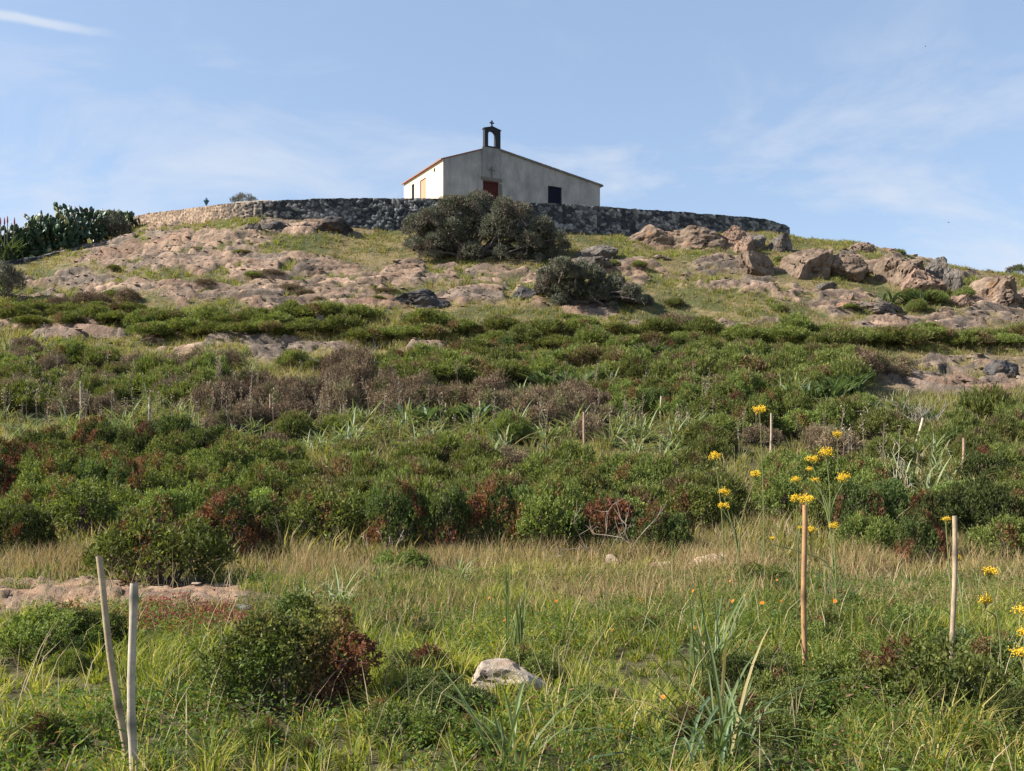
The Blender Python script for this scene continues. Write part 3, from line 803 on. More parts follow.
PROTO = {}
def proto(kind, nvar, fol, br):
    PROTO[kind] = []
    for v in range(nvar):
        PROTO[kind].append((fol(v), br(v)))
_lob = {}
def lob(kind, v, n, h):
    if (kind, v) not in _lob: _lob[(kind, v)] = dome_lobes(random.Random(hash((len(kind), ord(kind[0]), v)) % 9999), n, h=h)
    return _lob[(kind, v)]
def mk(kind, v, n, h, cnt, L, W, pal, style, m, red, k=7):
    mb = MB(); foliage(mb, lob(kind, v, n, h), cnt, L, W, pal, style, 40 + v * 7 + len(kind), red, k=k); return mb.mesh(kind + '_foliage', m)
def mkb(kind, v, n, h, col, extra=0, rad=.022):
    mb = MB(); branches(mb, lob(kind, v, n, h), rad, col, 0, extra, 90 + v); return mb.mesh(kind + '_branches', M_BARK)
proto('mastic_shrub', 5, lambda v: mk('mastic_shrub', v, 34, 1.05, 17000, .062, .03, 'mastic', 'mastic', M_LEAF, (.1, .3, .05, .2, .45)[v]), lambda v: mkb('mastic_shrub', v, 34, 1.05, (.13, .1, .08)))
proto('fresh_shrub', 3, lambda v: mk('fresh_shrub', v, 34, .9, 15000, .07, .03, 'fresh', 'mastic', M_LEAF, (.04, .15, .08)[v]), lambda v: mkb('fresh_shrub', v, 34, .9, (.13, .1, .08)))
proto('heath_shrub', 4, lambda v: mk('heath_shrub', v, 36, .85, 15000, .12, .026, 'heath', 'heath', M_HEATH, (.05, .2, .1, .3)[v], 8), lambda v: mkb('heath_shrub', v, 36, .75, (.12, .09, .07)))
proto('thorn_shrub', 4, lambda v: mk('thorn_shrub', v, 28, .9, 9500, .13, .022, 'thorn', 'thorn', M_DULL, (.1, .3, .2, .05)[v], 6), lambda v: mkb('thorn_shrub', v, 28, .85, (.2, .165, .135), 14, .018))

LAND = [(491,160,'the chapel'),(485,232,'the big wind-bent bush'),(592,290,'the smaller wind-bent bush'),(815,262,'the lichen boulder'),
        (915,275,'the boulder outcrop'),(60,235,'the prickly pears'),(940,372,'the pink rock outcrop'),(418,300,'the dark-fronted ledge'),
        (250,292,'the pink rock slabs'),(300,347,'the lower rock ledge'),(95,335,'the heath-edge rock'),(804,580,'the tan cane'),(955,590,'the grey-topped cane'),
        (120,640,'the pair of pale canes'),(505,687,'the large pale stone'),(120,597,'the bare sandy strip'),(290,655,'the half red shrub'),
        (585,435,'the tall middle cane'),(272,413,'the thin brown cane'),(148,415,'the pale green-slope cane'),(963,455,'the short reddish cane'),
        (770,440,'the yellow-flowered stalks'),(345,430,'the strap-leaved tuft'),(440,410,'the squill clump'),(910,400,'the dead branches'),
        (620,520,'the bare pale twigs'),(670,405,'the trio of short canes'),(695,524,'the white stone')]
USED = {}
PLACED = []
KNAME = {'mastic_shrub': 'dark green mastic shrub', 'fresh_shrub': 'bright green leafy shrub', 'heath_shrub': 'feathery green heath shrub', 'thorn_shrub': 'grey-brown thorny shrub'}
RED = {('mastic_shrub', 4): ', half turned red', ('mastic_shrub', 1): ', red-patched', ('heath_shrub', 3): ', brown-tipped'}
ORD = ['', 'second ', 'third ', 'fourth ', 'fifth ', 'sixth ', 'seventh ', 'eighth ']
def auto_label(what, px, row, size):
    order = sorted(range(len(LAND)), key=lambda i: math.hypot(LAND[i][0] - px, 1.8 * (LAND[i][1] - row)))
    for k in order:
        lx, ly, nm = LAND[k]; dx, dy = px - lx, 1.8 * (ly - row)
        rel = ('beside' if math.hypot(dx, dy) < 14 else 'right of' if abs(dx) > abs(dy) and dx > 0 else 'left of' if abs(dx) > abs(dy) else 'uphill of' if dy > 0 else 'below')
        key = f'{size}{what} {rel} {nm}'; n = USED.get(key, 0)
        if n < 3: break
    USED[key] = n + 1
    return key if n == 0 else f'{ORD[min(n, 7)]}nearest {size}{what} {rel} {nm}'

def shrub(kind, v, x, y, w, h, label=None, group=None, parts=True, rz=None):
    """a copy of one of the grown shrubs, foliage and branches parented to their own plant"""
    fol, br = PROTO[kind][v % len(PROTO[kind])]
    z = hz(x, y) - .03
    sc = (w * .5, w * .5 * random.uniform(.85, 1.1), h)
    rz = random.uniform(0, 6.28) if rz is None else rz
    lean = 0
    root = empty(kind, (x, y, z), label, 'shrub', group, rz, sc)
    link('foliage', fol, root)
    if parts: link('branches', br, root)
    PLACED.append((x, y, w * .5))
    return root

# named shrubs of the near and middle ground: kind, variant, px, base row, width px, height px
NAMED = [
 ('fresh_shrub',1,158,590,150,98,'large green shrub with reddish patches overhanging the bare sandy strip'),
 ('mastic_shrub',4,232,560,100,74,'mastic shrub with deep red leaves behind the sandy strip'),
 ('fresh_shrub',0,90,540,120,70,'bright green shrub behind the one overhanging the sandy strip'),
 ('mastic_shrub',2,18,562,80,66,'very dark shrub at the frame edge behind the dry grass'),
 ('fresh_shrub',1,330,553,105,78,'bright green rounded shrub at the start of the dark shrub belt'),
 ('mastic_shrub',4,398,556,76,80,'dark red-leaved shrub in the shrub belt'),
 ('mastic_shrub',0,442,556,74,78,'dense green mastic shrub between two red-leaved ones'),
 ('mastic_shrub',4,497,552,82,82,'brownish-red shrub in the middle of the shrub belt'),
 ('fresh_shrub',2,545,556,90,76,'green shrub right of the brownish-red one in the belt'),
 ('mastic_shrub',1,604,556,92,68,'dark hollow shrub behind the bare pale twigs'),
 ('mastic_shrub',3,660,560,74,62,'dark shrub with pale twigs ending the shrub belt'),
 ('fresh_shrub',0,868,562,74,56,'round green shrub between the two right canes'),
 ('mastic_shrub',4,922,568,62,62,'red-tinged shrub against the grey-topped cane'),
 ('fresh_shrub',2,1005,566,84,62,'dense green shrub at the frame edge beyond the yellow umbels'),
 ('fresh_shrub',1,402,575,66,34,'low light green shrub in the dry grass'),
 ('fresh_shrub',0,55,668,120,66,'low spreading green shrub near the pair of pale canes'),
 ('mastic_shrub',2,100,660,70,48,'small dark shrub in front of the bare sandy strip'),
 ('fresh_shrub',0,930,735,170,105,'wide leafy green bush at the foot of the grey-topped cane'),
 ('fresh_shrub',0,850,705,110,66,'low leafy bush at the foot of the tan cane'),
 ('mastic_shrub',3,420,690,80,44,'small shaded shrub between the half red shrub and the pale stone'),
 ('mastic_shrub',2,450,735,110,50,'low dark leafy bush in front of the large pale stone'),
 ('fresh_shrub',0,760,590,60,30,'tiny green shrub in the dry grass by the tan cane'),
 ('fresh_shrub',1,640,640,60,26,'small green herb bush in the lush grass'),
 ('mastic_shrub',1,430,650,50,34,'small brown and green herb bush above the pale stone'),
]
NAMED += [('mastic_shrub',2,425,722,90,56,'dark leafy weed clump between the half red shrub and the pale stone'),
 ('fresh_shrub',0,700,745,90,44,'leafy weed clump at the foot of the large strap-leaved tuft'),
 ('fresh_shrub',0,780,720,100,56,'leafy weed clump between the strap leaves and the tan cane'),
 ('fresh_shrub',0,985,690,90,60,'leafy weed clump below the yellow umbels'),
 ('heath_shrub',0,590,720,80,36,'feathery weed clump to the side of the large pale stone'),
 ('fresh_shrub',0,905,640,80,46,'leafy weed clump uphill of the wide leafy bush')]
for kind, v, px, rb, w, h, lab in NAMED:
    y = row_to_y(px, rb); s = y / F
    y2 = y + w * s * .32
    x = (px - 512) / F * y2
    shrub(kind, v, x, y2, w * s, h * s * .9, lab, 'shrubs of the near grass')

# the half green, half red shrub right in front
def front_shrub():
    y = 6.35; x = (290 - 512) / F * y; z = hz(x, y)
    root = empty('mastic_shrub', (x, y, z), 'half green half red mastic shrub closest to the camera', 'shrub', 'shrubs of the near grass', 0, .9)
    r = random.Random(5); L = []
    for (cx, cz, q) in [(-.38,.22,.2),(-.25,.42,.2),(-.12,.55,.17),(.0,.42,.22),(.02,.62,.14),(.15,.5,.18),(.3,.45,.18),(.42,.36,.16),(.4,.2,.15),(.2,.2,.2),(-.1,.2,.22),(-.45,.2,.16),(-.3,.12,.17),(-.05,.1,.17),(.15,.12,.17),(.32,.12,.15),(-.45,.35,.12),(-.2,.25,.2),(.3,.58,.1)]:
        for k in range(2): L.append((cx + r.uniform(-.05, .05), r.uniform(-.28, .28), cz * r.uniform(.85, 1.05), q * r.uniform(.8, 1)))
    mb = MB(); foliage(mb, L, 34000, .034, .0155, 'front', 'mastic', 77, .06, redside=.2); link('foliage', mb.mesh('foliage', M_LEAF), root)
    mb = MB(); branches(mb, L, .012, (.14, .1, .08), seed=4, spread=.05); link('branches', mb.mesh('branches', M_BARK), root)
    PLACED.append((x, y, .5))
front_shrub()

# two big wind-bent bushes
def wind_bush(lobpx, y, zrow, label, seed, n, stems):
    x0 = (np.mean([l[0] for l in lobpx]) - 512) / F * y
    z0 = CZ + y * (HR - zrow) / F
    root = empty('wind_bent_bush', (x0, y, z0), label, 'bush', 'wind-bent bushes below the chapel')
    r = random.Random(seed); L = []
    for px, row, q in lobpx:
        for k in range(3):
            dy = r.uniform(-1, 1) * (1.5 if k else .3)
            yy = y + dy; p = at(px + r.uniform(-5, 5), row + r.uniform(-3, 5) * (1 if k else 0), yy)
            L.append((p[0] - x0, p[1] - y, p[2] - z0, q * y / F * (1 - .12 * abs(dy)) * r.uniform(.68, 1.0)))
    L = np.array(L)
    mb = MB(); foliage(mb, L, int(n * 1.7), .115, .034, 'olive', 'olive', seed, .22, redside=None, k=8); link('foliage', mb.mesh('foliage', M_OLIVE), root)
    mb = MB(); rr = np.random.default_rng(seed)
    for q in L:
        b = np.array([stems + rr.normal() * .5, rr.normal() * .4, 0]); b[2] = hz(x0 + b[0], y + b[1]) - z0 - .1
        e = q[:3]; mid = (b + e) / 2 + rr.normal(size=3) * .25
        tube(mb, catm(np.array([b, mid, e]), 7), np.linspace(.09, .025, 7), 5, (.12, .1, .09))
        for _ in range(14):
            d = unit(rr.normal(size=3) + [.1, 0, .4]); t = e + d * q[3] * rr.uniform(.7, 1.15)
            tube(mb, [e, (e + t) / 2 + rr.normal(size=3) * .08, t], [.025, .018, .008], 4, (.17, .145, .125), cap=False)
    link('branches', mb.mesh('branches', M_BARK), root)
    PLACED.append((x0, y, 3))
wind_bush([(416,230,16),(432,220,18),(452,211,17),(475,207,16),(500,209,15),(522,217,15),(540,229,13),(554,240,10),(563,248,6),(425,239,12),(448,234,18),(475,232,20),(502,235,20),(528,242,15),(546,249,9),(470,250,14),(500,254,12),(525,256,8),(430,250,13),(452,255,12),(482,260,9),(440,243,15),(540,258,8),(415,243,9)],
          57.0, 263, 'largest grey-green wind-bent bush standing in front of the chapel wall', 11, 105000, -.8)
wind_bush([(547,279,11),(560,271,12),(578,272,12),(596,277,12),(614,285,11),(630,294,9),(642,302,6),(552,294,11),(572,293,14),(594,296,13),(614,302,10),(630,307,6),(575,307,9),(598,311,7),(558,303,12),(570,311,8),(612,309,8),(543,288,9)],
          50.0, 314, 'smaller grey-green wind-bent bush downhill of the largest one', 12, 60000, -.5)
def round_bush(px, rb, w, h, y, label, name='grey_bush', seed=5, n=9000, pal='olive', m=None):
    s = y / F; x = (px - 512) / F * y; z = CZ + y * (HR - rb) / F
    root = empty(name, (x, y, z), label, 'bush', None, 0, (w * s * .5, w * s * .45, h * s))
    L = dome_lobes(random.Random(seed), 20, h=1.0)
    mb = MB(); foliage(mb, L, n, .09, .03, pal, 'olive', seed, .2, k=8); link('foliage', mb.mesh('foliage', m or M_OLIVE), root)
    mb = MB(); branches(mb, L, .02, (.13, .11, .09), extra=4, seed=seed); link('branches', mb.mesh('branches', M_BARK), root)
round_bush(114,236,34,22,64.2,'round grey bush growing against the prickly pears', seed=21)
round_bush(243,206,30,13,65.2,'low dark bush on top of the stone wall near the lantern', 'dark_bush', 22, 4000)
round_bush(6,294,42,34,51,'grey thorny bush below the prickly pears at the frame edge', seed=23)
round_bush(1016,276,26,12,63,'dark bush on the far skyline behind the last boulder', 'dark_bush', 24, 5000, 'mastic', M_LEAF)
round_bush(990,275,14,6,63,'tiny dark bush on the far skyline beside a bigger one', 'dark_bush', 25, 3000, 'mastic', M_LEAF)

# scattered shrubs: kind, px range, base-row range, count, width range (m), height range (m), group
TUFT_ZONES = [((0,270),(398,458),44,'on the green slope'),((260,440),(430,465),12,'below the thorn scrub'),((300,700),(428,470),46,'around the middle canes'),((880,1030),(465,505),14,'around the short reddish cane'),((0,300),(352,380),10,'below the pink slabs'),((520,760),(375,400),12,'on the green heath'),((780,960),(395,430),8,'near the dead branches'),((250,700),(560,610),5,'in the tan grass')]
TUFT_POS = []
for (p0, p1), (r0, r1), cnt, where in TUFT_ZONES:
    for k in range(cnt):
        px, row = random.uniform(p0, p1), random.uniform(r0, r1); y = row_to_y(px, row)
        TUFT_POS.append((px, row, (px - 512) / F * y, y, where)); PLACED.append(((px - 512) / F * y, y, .35))
for px, row, q in [(352,455,.8),(470,440,.8),(545,450,.8),(612,450,.8),(925,505,.7),(975,505,.7),(1012,495,.6),(930,425,.6),(775,400,.8),(20,440,.7),(110,440,.7),(428,432,1.1),(462,430,.9),(565,388,1.4),(440,446,.8),(415,446,.7),(815,410,1.0),(845,403,.8)]:
    y = row_to_y(px, row); PLACED.append(((px - 512) / F * y, y, q)); PLACED.append(((px - 512) / F * (y - .9), y - .9, q * .8))
for px, row in [(80.5,430),(148.5,440),(271.5,436),(585,462),(480.5,432),(445,432),(660,426),(679,427),(770.5,455),(963,474),(913,438),(98,372),(380,390)]:
    y = row_to_y(px, row); PLACED.append(((px - 512) / F * y, y, .3)); PLACED.append(((px - 512) / F * (y - .7), y - .7, .4))
y = row_to_y(912, 428); PLACED.append((.4 * y, y, 1.1)); PLACED.append((.4 * (y - 1), y - 1, .9))
ZONES = [
 ('heath_shrub',(270,720),(428,476),11,(1.1,1.9),(.4,.75),'green shrubs of the lower slope'),
 ('thorn_shrub',(0,280),(415,455),5,(.8,1.3),(.4,.7),'thorny shrubs of the lower slope'),
 ('thorn_shrub',(0,250),(350,372),7,(1.2,1.9),(.5,.9),'thorny shrubs of the middle slope'),
 ('heath_shrub',(880,1030),(425,500),16,(1.0,1.7),(.4,.8),'green shrubs of the lower slope'),
 ('thorn_shrub',(280,700),(355,475),14,(.9,1.6),(.4,.8),'thorny shrubs of the middle slope'),
 ('heath_shrub',(100,400),(345,372),10,(1.4,2.2),(.4,.8),'green shrubs of the middle slope'),
 ('heath_shrub',(0,150),(312,330),14,(1.6,2.6),(.5,.9),'green shrubs along the upper heath edge'),
 ('heath_shrub',(150,360),(318,340),18,(1.8,2.8),(.6,1.0),'green shrubs along the upper heath edge'),
 ('heath_shrub',(360,700),(332,352),27,(1.8,2.8),(.5,.95),'green shrubs along the upper heath edge'),
 ('heath_shrub',(740,1030),(336,352),22,(1.8,2.8),(.6,1.0),'green shrubs along the upper heath edge'),
 ('thorn_shrub',(60,130),(302,320),4,(1.5,2.4),(.6,.9),'thorny shrubs of the upper heath'),
 ('thorn_shrub',(620,700),(330,345),4,(1.6,2.5),(.8,1.1),'thorny shrubs of the upper heath'),
 ('thorn_shrub',(330,380),(365,395),4,(1.2,2.0),(.8,1.2),'thorny shrubs of the middle slope'),
 ('heath_shrub',(380,640),(362,385),22,(1.6,2.4),(.6,.9),'green shrubs of the middle slope'),
 ('heath_shrub',(600,860),(360,400),35,(1.5,2.4),(.6,1.0),'green shrubs of the middle slope'),
 ('thorn_shrub',(790,900),(372,395),6,(1.4,2.2),(.6,.9),'thorny shrubs of the middle slope'),
 ('heath_shrub',(860,1030),(400,425),14,(1.4,2.2),(.7,1.1),'green shrubs of the middle slope'),
 ('fresh_shrub',(610,900),(400,440),24,(1.2,2.0),(.6,1.0),'leafy shrubs of the middle slope'),
 ('thorn_shrub',(210,400),(400,440),19,(1.2,2.0),(.8,1.15),'thorny shrubs of the middle slope'),
 ('thorn_shrub',(490,620),(405,440),12,(1.2,2.0),(.7,1.0),'thorny shrubs of the middle slope'),
 ('heath_shrub',(0,210),(365,420),20,(1.3,2.2),(.6,1.0),'green shrubs of the middle slope'),
 ('thorn_shrub',(0,210),(370,420),12,(1.2,1.8),(.5,.9),'thorny shrubs of the middle slope'),
 ('fresh_shrub',(0,270),(470,535),23,(1.2,2.0),(.7,1.0),'leafy shrubs of the lower slope'),
 ('mastic_shrub',(0,270),(455,535),12,(1.1,1.8),(.7,1.0),'leafy shrubs of the lower slope'),
 ('heath_shrub',(270,700),(475,525),22,(1.2,1.9),(.5,.8),'green shrubs of the lower slope'),
 ('fresh_shrub',(280,700),(490,535),16,(1.1,1.7),(.6,.9),'leafy shrubs of the lower slope'),
 ('fresh_shrub',(780,1030),(480,535),16,(1.0,1.7),(.6,.9),'leafy shrubs of the lower slope'),
 ('mastic_shrub',(840,1030),(480,545),6,(1.0,1.5),(.6,.9),'leafy shrubs of the lower slope'),
 ('thorn_shrub',(700,860),(425,470),4,(1.0,1.6),(.5,.8),'thorny shrubs of the lower slope'),
 ('mastic_shrub',(600,900),(385,420),8,(1.1,1.8),(.6,.9),'leafy shrubs of the middle slope'),
 ('mastic_shrub',(100,700),(345,370),8,(1.0,1.6),(.5,.8),'leafy shrubs of the middle slope'),
 ('heath_shrub',(880,965),(298,312),4,(1.0,1.8),(.5,.8),'green shrubs among the crest boulders'),
 ('heath_shrub',(560,900),(255,325),12,(.7,1.3),(.25,.45),'green shrubs among the crest boulders'),
 ('heath_shrub',(90,420),(240,310),7,(.7,1.3),(.2,.4),'green shrubs among the pink rock slabs'),
 ('thorn_shrub',(60,420),(245,310),6,(.9,1.6),(.2,.4),'grey cushions among the pink rock slabs'),
]
_keep = LAND
LAND = [(804,580,'the tan cane'),(955,590,'the grey-topped cane'),(120,660,'the pair of pale canes'),(505,687,'the large pale stone'),(120,597,'the bare sandy strip'),(290,655,'the half red shrub'),(712,568,'the flat buff stone'),(1010,610,'the yellow umbels'),(712,660,'the broad strap-leaved tuft')]
for k in range(64):
    px = random.uniform(-10, 1040); row = random.choice([random.uniform(590, 760), random.uniform(640, 760)])
    if random.random() < .35: px = random.uniform(760, 1030)
    y = row_to_y(px, row); x = (px - 512) / F * y; w = random.uniform(.22, .55); h = w * random.uniform(.35, .65)
    if any((x - a) ** 2 + (y - b) ** 2 < ((w * .5 + c) * .6) ** 2 for a, b, c in PLACED): continue
    kd = random.choice(['fresh_shrub', 'fresh_shrub', 'mastic_shrub', 'heath_shrub']); v = 2 if kd == 'mastic_shrub' else 0
    lab = auto_label({'fresh_shrub': 'leafy green weed', 'mastic_shrub': 'dark leafy weed', 'heath_shrub': 'feathery weed'}[kd], px, row - h * F / y * .5, 'low ' if h < .12 else 'bushy ' if h > .22 else '')
    shrub(kd, v, x, y, w, h, lab, 'leafy weeds in the near grass')
LAND = _keep
for kind, (p0, p1), (r0, r1), cnt, (w0_, w1_), (h0_, h1_), grp in ZONES:
    got = 0; tries = 0
    while got < cnt and tries < cnt * 40:
        tries += 1
        px = random.uniform(p0, p1); row = random.uniform(r0, r1)
        y = row_to_y(px, row); x = (px - 512) / F * y; w = random.uniform(w0_, w1_)
        if any((x - a) ** 2 + (y - b) ** 2 < ((w * .5 + c) * (.68 if r0 > 395 else .6)) ** 2 for a, b, c in PLACED): continue
        if (45 < px < 465 and 343 < row < 366) or (px > 850 and 384 < row < 423): continue   # bare ledges
        v = random.randrange(len(PROTO[kind])); h = random.uniform(h0_, h1_)
        size = ('tall ' if h > h0_ + .72 * (h1_ - h0_) else 'low ' if h < h0_ + .35 * (h1_ - h0_) else '')
        lab = auto_label(KNAME[kind] + RED.get((kind, v), ''), px, row - h * F / y * .5, size)
        shrub(kind, v, x, y, w, h * (1.2 if row > 366 else 1), lab, grp, parts=y < 40)
        got += 1

# ------------------------------------------------------------------ prickly pears, aloe, lantern, bird
def pad_mesh(mb, p, d, nrm, L, W, T, col):
    n, m = 8, 5
    s = unit(np.cross(d, nrm)); nn = unit(np.cross(s, d))
    t = np.linspace(0, 1, m + 2)[1:-1]
    w = np.sin(np.pi * t ** .8) ** .7
    th = np.arange(n) * 2 * np.pi / n
    V = [p]
    for ti, wi in zip(t, w):
        for a in th: V.append(p + d * L * ti + s * W * .5 * wi * math.cos(a) + nn * T * .5 * wi ** .5 * math.sin(a))
    V.append(p + d * L)
    q = []; 
    for j in range(m - 1):
        for a in range(n): q.append([1 + j * n + a, 1 + j * n + (a + 1) % n, 1 + (j + 1) * n + (a + 1) % n, 1 + (j + 1) * n + a])
    tri = [[0, 1 + (a + 1) % n, 1 + a] for a in range(n)] + [[len(V) - 1, 1 + (m - 1) * n + a, 1 + (m - 1) * n + (a + 1) % n] for a in range(n)]
    b = mb.n
    mb.add(np.array(V), np.array(q), col); mb.f.append(np.array(tri) + b); mb.m.append(np.zeros(len(tri), np.int32))
def prickly_pear(px, rb, w, h, y, label, seed):
    r = np.random.default_rng(seed); s = y / F
    x = (px - 512) / F * y; z = min(CZ + y * (HR - rb) / F, hz(x, y) + .1)
    H = CZ + y * (HR - (rb - h)) / F - z; Wd = w * s
    root = empty('prickly_pear', (x, y, z), label, 'cactus', 'prickly pears at the end of the wall')
    mb = MB(); fr = MB()
    tips = [(np.array([r.uniform(-.5, .5) * Wd * .8, r.uniform(-.6, .6), -.1]), unit(np.array([r.normal() * .3, r.normal() * .3, 1.])), 0) for _ in range(12)]
    k = 0
    while tips and k < 420:
        p, d, lv = tips.pop(int(r.integers(len(tips))))
        L = r.uniform(.3, .46); nrm = unit(np.array([r.normal(), -1 + .8 * r.normal(), .2 * r.normal()]))
        yel = r.random() < .05
        c = np.array((.32, .32, .13)) if yel else lerp((.022, .048, .026), (.06, .105, .05), np.array(r.random()))
        pad_mesh(mb, p, d, nrm, L, L * r.uniform(.62, .8), .05, c); k += 1
        e = p + d * L * .93
        if r.random() < .12:
            pad_mesh(mb, p + d * L * .93, d, nrm, .09, .06, .06, (.35, .06, .03))
        if e[2] < H - .3 and abs(e[0]) < Wd * .55:
            for _ in range(2 if r.random() < .62 else 1):
                s_ = unit(np.cross(d, nrm)); tips.append((e - d * r.uniform(0, .15) + s_ * r.uniform(-.1, .1), unit(d * .8 + s_ * r.normal() * .55 + np.array([0, 0, .5]) + r.normal(size=3) * .25), lv + 1))
    link('pads', mb.mesh('pads', M_CACTUS, True), root)
    if fr.v: link('fruits', fr.mesh('fruits', M_CACTUS, True), root)
for k, (px, rb, w, h, y, lab) in enumerate([
    (-12,266,44,34,60,'prickly pear cut off by the frame edge, behind the aloe stalks'),
    (15,266,36,40,60.6,'prickly pear just right of the red aloe stalks'),
    (40,260,34,46,61.2,'prickly pear with brown dead pads at its foot'),
    (62,256,34,50,62,'tallest prickly pear on the rounded top of the thicket'),
    (84,250,34,44,63,'prickly pear with pale yellow pads beside the grey bush'),
    (103,246,20,38,66,'prickly pear partly hidden by the grey bush'),
    (124,236,20,24,68,'last small prickly pear against the lit end of the wall')]):
    prickly_pear(px, rb, w, h, y, lab, 500 + k)
def aloe():
    y = 59; x = (6 - 512) / F * y; z = hz(x, y)
    root = empty('aloe_plant', (x, y, z), 'aloe with thin red flower spikes rising above the cactus thicket', 'aloe')
    mb = MB(); r = np.random.default_rng(3)
    for k in range(60):
        a = r.uniform(0, 6.28); strap(mb, (r.normal() * .3, r.normal() * .3, .3), (math.cos(a), math.sin(a), 1.6), (math.cos(a) * .25, math.sin(a) * .25, -.2), r.uniform(.9, 2.0), .11, (.07, .1, .05))
    link('leaf_rosette', mb.mesh('leaf_rosette', M_STRAP), root)
    for px, rt in ((0.5, 217), (4.5, 217), (7.5, 215.5), (14.5, 217)):
        mb = MB(); q = at(px, rt, y) - [x, y, z]
        tube(mb, [(q[0] * .6, 0, 0.3), (q[0], q[1], q[2] - .45)], .025, 6, (.12, .12, .07))
        tt = np.linspace(0, 1, 6); tube(mb, np.array([[q[0], q[1], q[2] - .48 + .48 * t] for t in tt]), 0.045 * np.array([.5, 1, 1, .85, .6, .1]), 7, (.34, .07, .05))
        link('flower_spike', mb.mesh('flower_spike', M_PETAL), root)
aloe()
def lantern():
    y = 65.3; p = at(206.3, 206.5, y); s = y / F
    z = p[2]
    root = empty('lantern', (p[0], p[1], z), 'small blue-green lantern standing on top of the stone wall', 'lantern')
    mb = MB(); tube(mb, [(0, 0, -.25), (0, 0, .13)], .04, 8); link('post', mb.mesh('post', M_LAMP), root)
    mb = MB(); tube(mb, [(0, 0, .13), (0, 0, .16), (0, 0, .34)], [.06, .09, .16], 8); o = link('lamp_glass', mb.mesh('lamp_glass', M_LAMP), root)
    mb = MB(); tube(mb, [(0, 0, .343), (0, 0, .37), (0, 0, .45), (0, 0, .52), (0, 0, .6)], [.2, .19, .1, .05, .012], 8); link('lamp_hood', mb.mesh('lamp_hood', M_LAMP), root)
lantern()
def bird(px, row, y, sz, label, rz):
    mb = MB(); V = np.array([[0,-.5,0],[.1,-.2,.03],[.1,.3,.03],[0,.6,0],[-.1,.3,.03],[-.1,-.2,.03],[0,0,-.08],[1,.15,.22],[.9,.38,.2],[-1,.15,.22],[-.9,.38,.2],[0,.05,.1]])
    T = [[0,6,1],[1,6,2],[2,6,3],[3,6,4],[4,6,5],[5,6,0],[0,1,11],[1,2,11],[2,3,11],[3,4,11],[4,5,11],[5,0,11],[1,7,8],[1,8,2],[4,10,9],[4,9,5]]
    mb.add(V * sz, T); o = link('bird', mb.mesh('bird', M_BIRD), None, at(px, row, y)); o.rotation_euler = (0, .2, rz); tag(o, label, 'bird')
bird(949,222.5,80,.14,'tiny dark bird flying just above the crest boulders',.7)
bird(925.5,46.5,95,.12,'faint small bird high in the open sky',1.2)

# ------------------------------------------------------------------ canes
def cane(px, rb, rt, y, wpx, label, lean=0.0, tint=(.42, .33, .22), top=None, group='bamboo canes stuck in the ground', hollow=False):
    s = y / F; p0 = at(px, rb, y); z0 = hz(p0[0], y)
    p1 = at(px + lean, rt, y); r = wpx * s * .5
    L = p1[2] - z0; rr = random.Random(int(px * 7 + rt))
    pts = []; rad = []; col = []
    n = max(7, int(L / .055)); node = .26 / max(L, .3)
    for k in range(n + 1):
        t = k / n; ph = (t / node + .35) % 1
        b = 1.0 + (.2 if (ph < .055 / .26 * .5) else 0) - .12 * t
        pts.append([(p1[0] - p0[0]) * t + .006 * math.sin(t * 7 + px), .01 * math.sin(t * 5 + px), -.15 + (L + .15) * t]); rad.append(r * b)
        d = .42 if ph < .055 / .26 * .5 else rr.uniform(.85, 1.12)
        col.append(np.array(tint) * d)
    mb = MB(); tube(mb, np.array(pts), np.array(rad), 10, np.array(col), cap=not hollow)
    if hollow:
        e = np.array(pts[-1]); tube(mb, [e, e + [0, 0, -.06]], [rad[-1], rad[-1] * .55], 10, (.05, .04, .03), cap=True)
    o = link('bamboo_cane', mb.mesh('bamboo_cane', M_CANE, True), None, (p0[0], y, z0))
    tag(o, label, 'cane', group); return o
cane(133,800,583,4.62,8.4,'upright pale grey cane with a hollow cut top, in front of its tilted twin',lean=0,tint=(.40,.34,.265),hollow=True)
cane(133,785,556,5.0,7,'tilted pale cane crossing behind the upright hollow-topped one',lean=-35,tint=(.32,.245,.16))
cane(805,682,505,7.05,5.8,'orange-tan cane standing in the grass below the yellow flowers',lean=-1,tint=(.31,.18,.085))
cane(951,698,516,6.6,5.4,'grey-topped cane beside the yellow umbels at the side of the field',lean=4,tint=(.31,.235,.155))
